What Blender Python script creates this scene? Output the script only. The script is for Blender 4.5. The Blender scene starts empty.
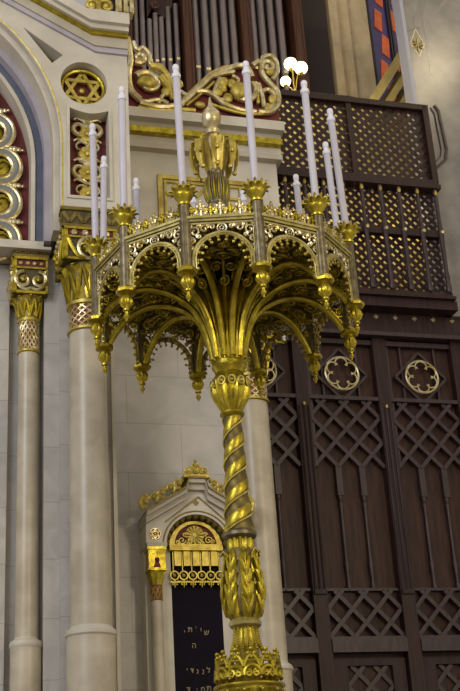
import bpy, math, random
from math import sin, cos, pi, radians as rad
from mathutils import Vector, Matrix
from mathutils.geometry import tessellate_polygon
random.seed(7)
S = bpy.context.scene
COL = S.collection
# ------------------------------------------------------------------ camera
FPX, PITCH, ROLL, YAW, DIST, AZ, HYAW = 1194.5, .409, -.0639, -.0021, 8.3615, .0118, .2807
EYE = Vector((0, 0, 1.6))
cy, sy = cos(YAW), sin(YAW)
Fv = Vector((-sy*cos(PITCH), cy*cos(PITCH), sin(PITCH)))
R0 = Vector((cy, sy, 0)); U0 = R0.cross(Fv)
Rv = cos(ROLL)*R0 + sin(ROLL)*U0
Uv = -sin(ROLL)*R0 + cos(ROLL)*U0
cd = bpy.data.cameras.new('camera'); cam = bpy.data.objects.new('camera', cd); COL.objects.link(cam)
mw = Matrix.Identity(4)
for i in range(3):
    mw[i][0] = Rv[i]; mw[i][1] = Uv[i]; mw[i][2] = -Fv[i]; mw[i][3] = EYE[i]
cam.matrix_world = mw
cd.sensor_fit = 'HORIZONTAL'; cd.sensor_width = 36; cd.lens = 36*FPX/460
cd.clip_end = 200
S.camera = cam
# local frame of the ark wall: x along the wall to the right, y into the wall, z up
O = Vector((0, 11.6, 0))
HX = Vector((cos(HYAW), sin(HYAW), 0)); HY = Vector((-sin(HYAW), cos(HYAW), 0))
def ray(px, py): return Fv + Rv*((px-230)/FPX) - Uv*((py-345.5)/FPX)
def A(px, py, y=0.0):
    "where the line of sight meets the wall-parallel plane at depth y: (x, z) on that plane"
    d = ray(px, py); P0 = O + HY*y
    t = (P0-EYE).dot(HY)/d.dot(HY); X = EYE + d*t - O
    return (X.dot(HX), X.z)
def AL(pts, y): return [A(p[0], p[1], y) for p in pts]
def axz(py):
    "height on the candelabrum's axis seen at row py"
    px = 229 + (py-362)*.065
    d = ray(px, py); t = DIST/d.y
    return 1.6 + d.z*t
PPM = 118.0
# ------------------------------------------------------------------ materials
def lin(c): return [((v/255+.055)/1.055)**2.4 if v > 10 else v/255/12.92 for v in c]
def mat(name, col, rough=.5, metal=0., col2=None, nscale=8, bump=0., bscale=40, spec=.5, emit=None, estr=0, stretch=None, rvar=0):
    m = bpy.data.materials.new(name); m.use_nodes = True
    nt = m.node_tree; b = nt.nodes['Principled BSDF']
    b.inputs['Base Color'].default_value = (*lin(col), 1); b.inputs['Roughness'].default_value = rough
    b.inputs['Metallic'].default_value = metal; b.inputs['Specular IOR Level'].default_value = spec
    tc = nt.nodes.new('ShaderNodeTexCoord'); mp = nt.nodes.new('ShaderNodeMapping')
    nt.links.new(tc.outputs['Object'], mp.inputs['Vector'])
    if stretch: mp.inputs['Scale'].default_value = stretch
    if col2 or rvar:
        n = nt.nodes.new('ShaderNodeTexNoise'); n.inputs['Scale'].default_value = nscale; n.inputs['Detail'].default_value = 5
        nt.links.new(mp.outputs[0], n.inputs['Vector'])
        rp = nt.nodes.new('ShaderNodeMapRange'); rp.inputs[1].default_value = .35; rp.inputs[2].default_value = .65
        nt.links.new(n.outputs['Fac'], rp.inputs[0])
    if col2:
        mx = nt.nodes.new('ShaderNodeMix'); mx.data_type = 'RGBA'
        mx.inputs[6].default_value = (*lin(col), 1); mx.inputs[7].default_value = (*lin(col2), 1)
        nt.links.new(rp.outputs[0], mx.inputs[0]); nt.links.new(mx.outputs[2], b.inputs['Base Color'])
    if rvar:
        r2 = nt.nodes.new('ShaderNodeMapRange'); r2.inputs[3].default_value = rough-rvar; r2.inputs[4].default_value = rough+rvar
        nt.links.new(rp.outputs[0], r2.inputs[0]); nt.links.new(r2.outputs[0], b.inputs['Roughness'])
    if bump:
        n2 = nt.nodes.new('ShaderNodeTexNoise'); n2.inputs['Scale'].default_value = bscale; n2.inputs['Detail'].default_value = 4
        nt.links.new(mp.outputs[0], n2.inputs['Vector'])
        bp = nt.nodes.new('ShaderNodeBump'); bp.inputs['Strength'].default_value = bump; bp.inputs['Distance'].default_value = .01
        nt.links.new(n2.outputs['Fac'], bp.inputs['Height']); nt.links.new(bp.outputs[0], b.inputs['Normal'])
    if emit:
        b.inputs['Emission Color'].default_value = (*lin(emit), 1); b.inputs['Emission Strength'].default_value = estr
    return m
def stone(name, col, col2, joint, bw, bh, rough=.4, vein=3):
    "marble in courses, read along x and z"
    m = mat(name, col, rough, 0, None); nt = m.node_tree; b = nt.nodes['Principled BSDF']
    tc = nt.nodes['Texture Coordinate']; sp = nt.nodes.new('ShaderNodeSeparateXYZ'); cb = nt.nodes.new('ShaderNodeCombineXYZ')
    nt.links.new(tc.outputs['Object'], sp.inputs[0]); nt.links.new(sp.outputs[0], cb.inputs[0]); nt.links.new(sp.outputs[2], cb.inputs[1])
    br = nt.nodes.new('ShaderNodeTexBrick'); br.inputs['Scale'].default_value = 1
    br.inputs['Brick Width'].default_value = bw; br.inputs['Row Height'].default_value = bh
    br.inputs['Mortar Size'].default_value = .004; br.inputs['Mortar Smooth'].default_value = .4
    nt.links.new(cb.outputs[0], br.inputs['Vector'])
    n = nt.nodes.new('ShaderNodeTexNoise'); n.inputs['Scale'].default_value = vein; n.inputs['Detail'].default_value = 8; n.inputs['Distortion'].default_value = 1.2
    nt.links.new(tc.outputs['Object'], n.inputs['Vector'])
    rp = nt.nodes.new('ShaderNodeMapRange'); rp.inputs[1].default_value = .3; rp.inputs[2].default_value = .7; nt.links.new(n.outputs['Fac'], rp.inputs[0])
    mx = nt.nodes.new('ShaderNodeMix'); mx.data_type = 'RGBA'; mx.inputs[6].default_value = (*lin(col), 1); mx.inputs[7].default_value = (*lin(col2), 1)
    nt.links.new(rp.outputs[0], mx.inputs[0])
    hs = nt.nodes.new('ShaderNodeMix'); hs.data_type = 'RGBA'; hs.blend_type = 'MULTIPLY'; hs.inputs[0].default_value = 1
    br.inputs['Color1'].default_value = (1, 1, 1, 1); br.inputs['Color2'].default_value = (.93, .935, .94, 1); br.inputs['Mortar'].default_value = (*lin(joint), 1)
    nt.links.new(mx.outputs[2], hs.inputs[6]); nt.links.new(br.outputs['Color'], hs.inputs[7]); nt.links.new(hs.outputs[2], b.inputs['Base Color'])
    return m
K = {}
K['gold'] = mat('gilded metal', (196, 178, 62), .38, .9, (148, 130, 36), 14, .25, 60, rvar=.08)
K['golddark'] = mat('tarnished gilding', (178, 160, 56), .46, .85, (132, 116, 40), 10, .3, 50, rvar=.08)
K['goldleaf'] = mat('gold leaf on carving', (208, 190, 96), .42, .6, (164, 142, 58), 12, .3, 40)
K['palegilt'] = mat('pale dull gilding', (190, 178, 116), .42, .6, (150, 138, 78), 12, .2, 40)
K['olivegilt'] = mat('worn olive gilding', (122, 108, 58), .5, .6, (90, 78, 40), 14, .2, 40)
K['silverleaf'] = mat('worn pale gilding', (222, 212, 176), .34, .75, (178, 158, 92), 14, .3, 40)
K['pewter'] = mat('brushed pewter', (128, 118, 92), .42, .55, (96, 86, 60), 20, .1, 80)
K['wall'] = stone('pale marble courses', (194, 190, 184), (172, 168, 162), (214, 210, 204), 1.1, .52)
K['column'] = mat('cream marble', (196, 187, 166), .35, 0, (172, 162, 140), 4, .03)
K['cream'] = mat('ivory painted stone', (205, 199, 184), .5, 0, (188, 182, 166), 3)
K['creamdark'] = mat('stone colour panel', (186, 178, 160), .5, 0, (170, 162, 142), 3)
K['olive'] = mat('olive gold paint', (134, 116, 52), .45, .4, (108, 92, 40), 10)
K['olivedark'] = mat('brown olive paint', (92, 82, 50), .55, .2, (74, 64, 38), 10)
K['red'] = mat('deep red paint', (112, 34, 34), .6, 0, (86, 24, 26), 6)
K['blue'] = mat('slate blue paint', (98, 104, 120), .55, 0, (84, 92, 108), 5)
K['lilac'] = mat('pale lilac stone', (182, 176, 184), .5, 0, (164, 158, 166), 3)
K['grey'] = mat('blue grey paint', (120, 124, 122), .5)
K['pink'] = mat('rose red ground', (142, 78, 62), .55, 0, (120, 62, 50), 10)
K['wood'] = mat('dark walnut', (56, 35, 32), .45, 0, (38, 22, 22), 3, .15, 12, stretch=(8, 8, .8), spec=.3)
K['woodlow'] = mat('walnut panel', (68, 42, 32), .5, 0, (44, 26, 22), 3, .15, 12, stretch=(8, 8, .8), spec=.3)
K['woodbar'] = mat('worn walnut moulding', (66, 47, 48), .38, 0, (46, 32, 34), 6, stretch=(4, 4, 1))
K['walnutbrown'] = mat('reddish organ wood', (82, 50, 32), .4, 0, (60, 34, 22), 3, stretch=(8, 8, .8), spec=.3)
K['candle'] = mat('white candle sleeve', (196, 194, 206), .4, 0, (186, 184, 196), 4)
K['bulbglass'] = mat('frosted bulb', (222, 222, 232), .3)
K['pipe'] = mat('dull tin pipe', (140, 130, 130), .4, .5, (116, 106, 106), 5, stretch=(4, 4, .6))
K['pipelip'] = mat('gilt pipe mouth', (232, 214, 160), .4, .3)
K['pier'] = mat('grey veined marble', (146, 141, 134), .25, 0, (118, 114, 110), 2.5, 0)
K['pieredge'] = mat('pale grey stone', (168, 170, 184), .4)
K['jamb'] = mat('honey marble', (196, 176, 140), .35, 0, (168, 148, 112), 3)
K['orange'] = mat('orange glass', (206, 92, 20), .3, 0, (170, 66, 14), 10, emit=(206, 92, 20), estr=.12)
K['violet'] = mat('violet glass', (58, 44, 104), .3, 0, (44, 32, 80), 10, emit=(58, 44, 110), estr=.12)
K['lead'] = mat('dark leading', (40, 34, 30), .5)
K['night'] = mat('dark violet board', (15, 7, 24), .7, 0, (11, 5, 18), 6)
K['night'].node_tree.nodes['Principled BSDF'].inputs['Specular IOR Level'].default_value = .15
K['letter'] = mat('dull gold letters', (120, 104, 84), .4, .4)
K['globe'] = mat('lit globe', (255, 246, 210), .4, emit=(255, 238, 170), estr=3.5)
K['floor'] = mat('stone floor', (110, 100, 90), .4)
K['iron'] = mat('black iron', (30, 26, 26), .5, .3)
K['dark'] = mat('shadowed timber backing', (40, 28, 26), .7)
K['yellow'] = mat('ochre painted wall', (206, 184, 112), .6, 0, (170, 150, 88), 4)
# ------------------------------------------------------------------ mesh builder
class M:
    def __init__(s): s.v = []; s.f = []; s.mi = []; s.cur = 0
    def add(s, vs, fs, T=None):
        n = len(s.v); s.v += [tuple(v) for v in vs]
        for f in fs: s.f.append(tuple(i+n for i in f)); s.mi.append(s.cur)
    def box(s, x0, x1, y0, y1, z0, z1):
        s.add([(x, y, z) for x in (x0, x1) for y in (y0, y1) for z in (z0, z1)],
              [(0, 1, 3, 2), (4, 6, 7, 5), (0, 4, 5, 1), (2, 3, 7, 6), (0, 2, 6, 4), (1, 5, 7, 3)])
    def prism(s, poly, y0, y1, holes=()):
        loops = [list(poly)]+[list(h) for h in holes]
        flat = [p for l in loops for p in l]; n = len(flat)
        tris = tessellate_polygon([[Vector((p[0], p[1], 0)) for p in l] for l in loops])
        vs = [(p[0], y0, p[1]) for p in flat]+[(p[0], y1, p[1]) for p in flat]
        fs = [tuple(t) for t in tris]+[tuple(i+n for i in reversed(t)) for t in tris]
        k = 0
        for l in loops:
            m = len(l)
            for i in range(m):
                j = (i+1) % m; fs.append((k+i, k+j, n+k+j, n+k+i))
            k += m
        s.add(vs, fs)
    def bar(s, p, q, w, y0, y1):
        dx, dz = q[0]-p[0], q[1]-p[1]; L = math.hypot(dx, dz) or 1; nx, nz = -dz/L*w/2, dx/L*w/2
        s.prism([(p[0]+nx, p[1]+nz), (q[0]+nx, q[1]+nz), (q[0]-nx, q[1]-nz), (p[0]-nx, p[1]-nz)], y0, y1)
    def tube(s, pts, r, n=6, closed=False, flat=1.):
        pts = [Vector(p) for p in pts]; N = len(pts)
        rs = r if isinstance(r, (list, tuple)) else [r]*N
        tan = [(pts[(i+1) % N]-pts[i-1] if closed else pts[min(i+1, N-1)]-pts[max(i-1, 0)]).normalized() for i in range(N)]
        up = Vector((0, 1, 0)) if abs(tan[0].y) < .9 else Vector((1, 0, 0))
        a = (up-tan[0]*up.dot(tan[0])).normalized(); vs = []
        for i in range(N):
            a = a-tan[i]*a.dot(tan[i])
            a = a.normalized() if a.length > 1e-6 else Vector((0, 1, 0)); b = tan[i].cross(a)
            for k in range(n):
                t = 2*pi*k/n; vs.append(pts[i]+a*(cos(t)*rs[i]*flat)+b*(sin(t)*rs[i]))
        fs = []
        for i in range(N if closed else N-1):
            j = (i+1) % N
            for k in range(n): fs.append((i*n+k, i*n+(k+1) % n, j*n+(k+1) % n, j*n+k))
        if not closed: fs += [tuple(range(n-1, -1, -1)), tuple((N-1)*n+k for k in range(n))]
        s.add(vs, fs)
    def lathe(s, prof, n=32, c=(0, 0), flute=None, lean=None, a0=0):
        vs = []; P = len(prof)
        for p in prof:
            r, z = p[0], p[1]; fl = p[2] if len(p) > 2 else 0
            ox = lean(z) if lean else 0
            for k in range(n):
                t = 2*pi*k/n+a0; rr = r
                if flute and fl: rr = r*(1-fl*(.5-.5*cos(flute*t)))
                vs.append((c[0]+ox+rr*cos(t), c[1]+rr*sin(t), z))
        fs = [(i*n+k, i*n+(k+1) % n, (i+1)*n+(k+1) % n, (i+1)*n+k) for i in range(P-1) for k in range(n)]
        fs += [tuple(range(n-1, -1, -1)), tuple((P-1)*n+k for k in range(n))]
        s.add(vs, fs)
    def ball(s, c, r, n=10, sq=(1, 1, 1)):
        vs = []; fs = []
        for i in range(n//2+1):
            ph = pi*i/(n//2)
            for k in range(n):
                t = 2*pi*k/n; vs.append((c[0]+r*sq[0]*sin(ph)*cos(t), c[1]+r*sq[1]*sin(ph)*sin(t), c[2]+r*sq[2]*cos(ph)))
        for i in range(n//2):
            for k in range(n): fs.append((i*n+k, i*n+(k+1) % n, (i+1)*n+(k+1) % n, (i+1)*n+k))
        s.add(vs, fs)
    def leaf(s, ang, pr, wd, c=(0, 0), th=.006, ox=0, cup=.25):
        "a leaf around a vertical axis: pr = [(r, z)...] its spine, wd = widths"
        e = Vector((cos(ang), sin(ang), 0)); t = Vector((-sin(ang), cos(ang), 0)); vs = []; N = len(pr)
        for i, (r, z) in enumerate(pr):
            j0, j1 = max(i-1, 0), min(i+1, N-1)
            dr, dz = pr[j1][0]-pr[j0][0], pr[j1][1]-pr[j0][1]; L = math.hypot(dr, dz) or 1
            nn = e*(dz/L)+Vector((0, 0, -dr/L)); b = Vector((c[0]+ox, c[1], z))+e*r; w = wd[i]
            for (u, o) in ((-1, -cup), (-.5, .05), (0, .3), (.5, .05), (1, -cup)):
                vs.append(b+t*(u*w)+nn*(o*w))
            for (u, o) in ((1, -cup), (.5, .05), (0, .3), (-.5, .05), (-1, -cup)):
                vs.append(b+t*(u*w)+nn*(o*w-th))
        fs = []
        for i in range(N-1):
            for k in range(10): fs.append((i*10+k, i*10+(k+1) % 10, (i+1)*10+(k+1) % 10, (i+1)*10+k))
        fs += [tuple(range(9, -1, -1)), tuple((N-1)*10+k for k in range(10))]
        s.add(vs, fs)
    def xf(s, fn, start=0): s.v = s.v[:start]+[tuple(fn(Vector(v))) for v in s.v[start:]]
    def build(s, name, m, parent=None, loc=None, rz=None, sharp=35):
        me = bpy.data.meshes.new(name); me.from_pydata(s.v, [], s.f)
        ms = m if isinstance(m, (list, tuple)) else [m]
        for q in ms: me.materials.append(K[q])
        if len(ms) > 1: me.polygons.foreach_set('material_index', s.mi)
        me.polygons.foreach_set('use_smooth', [True]*len(me.polygons))
        me.update(); me.validate()
        try: me.set_sharp_from_angle(angle=rad(sharp))
        except Exception: pass
        o = bpy.data.objects.new(name, me); COL.objects.link(o)
        if parent: o.parent = parent
        if loc is not None: o.location = loc
        if rz is not None: o.rotation_euler.z = rz
        return o
def tag(o, label, cat, group=None, kind=None):
    if label: o['label'] = label
    if cat: o['category'] = cat
    if group: o['group'] = group
    if kind: o['kind'] = kind
    return o
def thing(name, label, cat, x, y, z, group=None, world=False):
    o = bpy.data.objects.new(name, None); COL.objects.link(o); o.empty_display_size = .05
    if world: o.location = (x, y, z)
    else: o.location = O+HX*x+HY*y+Vector((0, 0, z)); o.rotation_euler.z = HYAW
    o['_b'] = (x, y, z); return tag(o, label, cat, group)
class W(M):
    "mesh in the wall frame, re-based on the thing it belongs to (or on its own base)"
    def put(s, name, m, parent=None, base=None, sharp=35):
        b = Vector(parent['_b']) if parent else Vector(base or (0, 0, 0))
        s.v = [(v[0]-b.x, v[1]-b.y, v[2]-b.z) for v in s.v]
        o = s.build(name, m, parent, sharp=sharp)
        if not parent: o.location = O+HX*b.x+HY*b.y+Vector((0, 0, b.z)); o.rotation_euler.z = HYAW
        return o
class Sub:
    pass
def sub(parent, wm, name, m):
    "a sub-part: mesh in the wall frame under a part whose origin is the thing's"
    b = Vector(parent.parent['_b']) if parent.parent else Vector(parent['_b'])
    wm.v = [(v[0]-b.x, v[1]-b.y, v[2]-b.z) for v in wm.v]
    return wm.build(name, m, parent)
def struct(o, label=None): return tag(o, label, None, None, 'structure')
def spiral(cx, cz, r, turns=1.3, a0=0, sgn=1, n=16, tail=None):
    pts = []
    for i in range(n+1):
        t = i/n; a = a0+sgn*2*pi*turns*t; q = r*(1-.82*t)
        pts.append((cx+q*cos(a), cz+q*sin(a)))
    return ([tail] if tail else [])+pts
def arc(cx, cz, r, a0, a1, n=16): return [(cx+r*cos(rad(a0+(a1-a0)*i/n)), cz+r*sin(rad(a0+(a1-a0)*i/n))) for i in range(n+1)]
def xz(pts, y): return [(p[0], y, p[1]) for p in pts]
def smooth(pts, k=6):
    "catmull-rom through the points"
    P = [pts[0]]+list(pts)+[pts[-1]]; out = []
    for i in range(1, len(P)-2):
        for j in range(k):
            t = j/k; out.append(tuple(.5*((2*P[i][d])+(-P[i-1][d]+P[i+1][d])*t+(2*P[i-1][d]-5*P[i][d]+4*P[i+1][d]-P[i+2][d])*t*t+(-P[i-1][d]+3*P[i][d]-3*P[i+1][d]+P[i+2][d])*t**3) for d in range(len(P[0]))))
    return out+[tuple(pts[-1])]
def copy_tree(o, parent=None):
    c = o.copy(); COL.objects.link(c); c.parent = parent
    for ch in list(KIDS.get(o.name, ())) : copy_tree(ch, c)
    return c
KIDS = {}
def kids(o):
    "note the children of o so that copies take them along"
    KIDS[o.name] = [q for q in COL.objects if q.parent == o]
    for q in KIDS[o.name]: kids(q)

# =================================================================== CANDELABRUM
cb = thing('candelabrum', 'giant gilded twelve-branched candelabrum with spiral stem and pierced canopy', 'candelabrum', 0, DIST, 0, world=True)
lean = lambda z: .0
def LP(rows):
    out = []
    for q in rows:
        py, hw = q[0], q[1]; z = axz(py); out.append((hw/PPM*1.0, z)+tuple(q[2:]))
    out.sort(key=lambda t: t[1]); return out
def pm(py):   # pixels per metre on the axis at row py
    z = axz(py)-1.6; return FPX/(DIST*cos(PITCH)+z*sin(PITCH))
def LPm(rows):
    out = [(q[1]/pm(q[0]), axz(q[0]))+tuple(q[2:]) for q in rows]; out.sort(key=lambda t: t[1]); return out
# pedestal below the picture
m = M(); m.lathe([(.55, 0), (.55, .12), (.46, .16), (.46, .5), (.5, .56), (.36, .62), (.22, .72), (.14, .9), (.12, 1.6), (.16, 1.66), (.11, 1.74), (.1, 2.3), (.14, 2.4), (.1, 2.46)], 48, lean=lean)
m.build('pedestal', 'golddark', cb)
m = M(); m.lathe(LPm([(750, 11), (732, 14, .15), (718, 20, .2), (705, 27, .2), (697, 31, .1), (692, 33), (689, 33), (688, 14)]), 72, flute=18, lean=lean)
m.build('bowl', 'golddark', cb)
# pierced basket gallery
zb0, zb1 = axz(689), axz(660); rb = 34/pm(660)
bk = M(); oxb = lean(zb0)
ringp = lambda r, z, n=48: [(oxb+r*cos(2*pi*k/n), r*sin(2*pi*k/n), z) for k in range(n)]
bk.tube(ringp(rb, zb0+.01), .014, 6, True); bk.tube(ringp(rb*.93, zb0+.16), .008, 6, True)
for k in range(12):
    a = 2*pi*k/12+.13; w = rb*2*sin(pi/12)*.5
    def P(u, z, rr=rb, a=a): q = a+u/rr; return (oxb+rr*(1-.12*(z-zb0)/.25)*cos(q), rr*(1-.12*(z-zb0)/.25)*sin(q), z)
    bk.tube([P(u, zb0+v) for u, v in arc(0, .07, w*.93, -10, 190, 12)], .015, 6)
    for sg in (-1, 1):
        bk.tube([P(u, zb0+v) for u, v in spiral(sg*w*.45, .075, w*.42, 1.2, pi/2, sg, 10)], .011, 5)
        bk.tube([P(u, zb0+v) for u, v in smooth([(sg*w, .12), (sg*w*.6, .17), (sg*w*.15, .2)])], .012, 5)
    for (u, v, q) in ((0, .235, .017), (-.024, .205, .016), (.024, .205, .016), (0, .18, .015), (w, .15, .013), (w, -.03, .012), (w, -.055, .008)):
        bk.ball(P(u, zb0+v), q, 8)
bk.build('basket_gallery', 'gold', cb)
m = M(); m.lathe(LPm([(688, 12), (650, 12), (645, 14), (636, 12), (630, 11), (628, 11)]), 40, lean=lean)
nk = m.build('neck', 'golddark', cb)
m = M()
for k in range(14):
    a = 2*pi*k/14
    for j in range(9):
        t = j/8; z = axz(629)+(axz(650)-axz(629))*t; r = (11.5+4.5*t*t)/pm(640); m.ball((lean(z)+r*cos(a), r*sin(a), z), .0105, 6)
m.build('bead_strings', 'gold', nk)
m = M(); m.lathe(LPm([(629, 9), (628, 14), (626, 16), (623, 16.5), (621, 15), (619, 13), (618, 9)]), 40, lean=lean); m.build('collar', 'palegilt', cb)
# acanthus bulb
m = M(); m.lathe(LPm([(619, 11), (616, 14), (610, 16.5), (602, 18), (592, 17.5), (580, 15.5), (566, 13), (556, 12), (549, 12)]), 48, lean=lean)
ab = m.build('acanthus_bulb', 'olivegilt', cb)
m = M()
for k in range(7):
    a = 2*pi*k/7-pi/2+.22
    rows = [(620, 13), (612, 17), (602, 19), (590, 18.2), (578, 16), (566, 14.5), (557, 15.5), (553, 18), (556, 20)]
    m.leaf(a, [(hw/pm(py), axz(py)) for py, hw in rows], [.026, .044, .05, .046, .038, .028, .026, .024, .012], ox=lean(4), cup=.5)
    for sg in (-1, 1):
        for (p0, h0, q) in ((616, 17.5, 1), (604, 19.5, 1.1), (591, 19, 1), (578, 17, .8)):
            P = []
            for j in range(6):
                t = j/5; aa = a+sg*(.03+.33*t**1.3); hh = h0+1.2*sin(pi*t)+(.5 if j < 5 else 1.6)-t*(1.6 if p0 < 600 else 0)
                P.append((hh/pm(p0)*cos(aa), hh/pm(p0)*sin(aa), axz(p0-22*t+(5 if j == 5 else 0))))
            m.tube(P, [.010*q, .016*q, .018*q, .017*q, .014*q, .008*q], 6)
    m.tube([(hw/pm(py)*cos(a), hw/pm(py)*sin(a), axz(py)) for py, hw in ((617, 16), (606, 20.5), (592, 20.5), (578, 18), (564, 16.5), (556, 17.5))], [.01, .016, .014, .012, .01, .008], 6)
m.build('acanthus_leaves', 'gold', ab)
m = M(); m.lathe(LPm([(552, 12, .1), (546, 13, .25), (541, 13, .25), (538, 13.5, .1)]), 60, flute=12, lean=lean); m.build('fluted_neck', 'gold', cb)
m = M(); m.lathe(LPm([(540, 11), (539, 15), (537, 17), (534, 17), (532, 15.5), (530, 12)]), 40, lean=lean); m.build('collar', 'pewter', cb)
# twisted shaft
zs0, zs1 = axz(533), axz(415); rows = 110; nn = 36; m = M(); vs = []
PT = .36
def rsh(z): t = (z-zs0)/(zs1-zs0); return (15-8.2*t**.8 if t < .3 else 15-8.2*.3**.8-(t-.3)*3.6)/pm(475)*.98
for i in range(rows+1):
    z = zs0+(zs1-zs0)*i/rows
    for k in range(nn):
        t = 2*pi*k/nn; ph = 2*(t-2*pi*z/PT); r = rsh(z)*(1+.07*cos(ph)); vs.append((lean(z)+r*cos(t), r*sin(t), z))
m.v = vs
for i in range(rows):
    for k in range(nn):
        z = zs0+(zs1-zs0)*(i+.5)/rows; t = 2*pi*(k+.5)/nn; ph = (2*(t-2*pi*z/PT)) % (2*pi)
        m.f.append((i*nn+k, i*nn+(k+1) % nn, (i+1)*nn+(k+1) % nn, (i+1)*nn+k)); m.mi.append(0 if (ph < 1.15 or ph > 4.9) else 1)
sh = m.build('spiral_shaft', ['gold', 'olivegilt'], cb)
m = M()
for s0 in (0, pi):
    m = M()
    for off in (.95,):
        nb = 150
        for j in range(nb):
            z = zs0+(zs1-zs0)*j/nb; t = 2*pi*z/PT+s0+off; r = rsh(z)*1.05
            m.ball((lean(z)+r*cos(t), r*sin(t), z), .0085, 6)
    m.build('beaded_band', 'goldleaf', sh)
m = M(); m.lathe(LPm([(418, 9), (417, 11), (415, 12.5), (413, 12), (411, 9)]), 36, lean=lean); m.build('collar', 'gold', cb)
m = M(); m.lathe(LPm([(413, 9), (409, 12, .1), (402, 17, .16), (394, 20, .18), (386, 20, .14), (380, 18, .05), (377, 15), (374, 14), (371, 15.5), (368, 17.5), (364, 17), (362, 15), (359, 17.5), (354, 18), (350, 17), (347, 14)]), 96, flute=16, lean=lean)
kb = m.build('melon_knop', 'gold', cb)
m = M()
for k in range(12):
    a = 2*pi*k/12+.1; r = 19.5/pm(386)
    m.tube([(r*cos(a+.17*cos(q)), r*sin(a+.17*cos(q)), axz(386)+.032*sin(q)) for q in [2*pi*i/10 for i in range(10)]], .008, 5, True)
    m.ball((r*cos(a), r*sin(a), axz(386)), .014, 8)
m.build('knop_roundels', 'goldleaf', kb)
# trumpet and vault.  heights measured from eye 1.6
Z = lambda z: z+1.6
m = M(); m.lathe([(.11, Z(3.46), 0), (.125, Z(3.52), .12), (.15, Z(3.66), .2), (.2, Z(3.8), .25), (.27, Z(3.93), .3), (.36, Z(4.02), .35), (.30, Z(4.04), .3), (.2, Z(3.95)), (.1, Z(3.8))], 144, flute=24)
m.build('fluted_trumpet', 'gold', cb)
m = M(); m.lathe([(.07, Z(3.8)), (.05, Z(4.0)), (.05, Z(4.2))], 24); m.build('inner_shaft', 'golddark', cb)
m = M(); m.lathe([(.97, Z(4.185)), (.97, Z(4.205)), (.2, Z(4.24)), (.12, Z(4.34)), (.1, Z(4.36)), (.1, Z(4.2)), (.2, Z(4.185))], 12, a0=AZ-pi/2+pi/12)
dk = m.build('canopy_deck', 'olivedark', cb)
m = M()
for k in range(24):
    a = 2*pi*k/24+.13
    for (r, q) in ((.82, .085), (.6, .07), (.42, .045)):
        sg = 1 if k % 2 else -1
        m.tube([(x, y, Z(4.18)) for x, y in spiral(r*cos(a), r*sin(a), q, 1.4, a, sg, 14)], .010, 5)
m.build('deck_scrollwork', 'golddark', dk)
# one radial rib, copied twelve times
RIB = [(.12, 3.50), (.15, 3.66), (.21, 3.84), (.30, 3.95), (.41, 4.02), (.52, 4.055), (.61, 4.06), (.71, 4.04), (.81, 3.985), (.89, 3.90), (.94, 3.83), (.965, 3.78)]
def radial(m, p, y=0): return (p[0], y, Z(p[1]))
m = M(); cur = smooth(RIB, 4)
m.tube([radial(m, p) for p in cur], [.024]*len(cur), 8)
m.tube([radial(m, (p[0]+.012, p[1]+.03)) for p in cur[6:-4]], .008, 5)
rib = m.build('rib', 'gold', cb)
m = M()
for (x, z, q, a0, sg) in ((.32, 4.06, .05, -1.5, 1), (.43, 4.105, .045, -1.5, -1), (.54, 4.12, .042, -1.4, 1), (.65, 4.115, .045, -1.6, -1), (.76, 4.10, .055, -1.7, 1), (.87, 4.07, .065, -2, -1),
                          (.93, 3.96, .045, -2, 1), (.24, 3.99, .05, -1, 1), (.36, 4.13, .03, 0, 1), (.82, 4.14, .03, 0, 1), (.955, 4.13, .035, 2, 1), (.48, 4.06, .02, 0, 1), (.6, 4.09, .02, 0, 1)):
    m.tube([radial(m, p) for p in spiral(x, z, q, 1.35, a0, sg, 14)], .0085, 5)
    m.ball((x, 0, Z(z)), .014, 6)
m.tube([radial(m, p) for p in smooth([(.2, 4.0), (.3, 4.12), (.5, 4.165), (.8, 4.165), (.97, 4.165)])], .010, 5)
m.tube([radial(m, p) for p in ((.968, 3.78), (.968, 4.18))], .013, 5)
for i in range(5): 
    r, z = .96-.022*i, 3.84+.04*i; m.ball((r-.02, 0, Z(z)), .011, 6)
m.build('rib_scrollwork', 'gold', rib)
# shorter branch between ribs
m = M(); cur = smooth([(.118, 3.48), (.135, 3.64), (.17, 3.80), (.24, 3.93), (.35, 4.03), (.48, 4.10), (.6, 4.165)], 4)
m.tube([radial(m, p) for p in cur], .014, 6)
br = m.build('branch', 'gold', cb)
m = M()
for (x, z, q, a0, sg) in ((.30, 4.05, .045, -1, 1), (.4, 4.12, .035, -1, -1), (.24, 4.0, .035, -1, 1), (.5, 4.14, .03, -1, 1), (.6, 4.13, .045, 2.2, -1), (.56, 4.06, .04, 2, 1)):
    m.tube([radial(m, p) for p in spiral(x, z, q, 1.35, a0, sg, 14)], .0075, 5)
for i in range(7): m.ball((.16+.03*i, 0, Z(3.9+.035*i-.004*i*i*.3)), .012, 6)
m.build('branch_scrollwork', 'gold', br)
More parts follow.
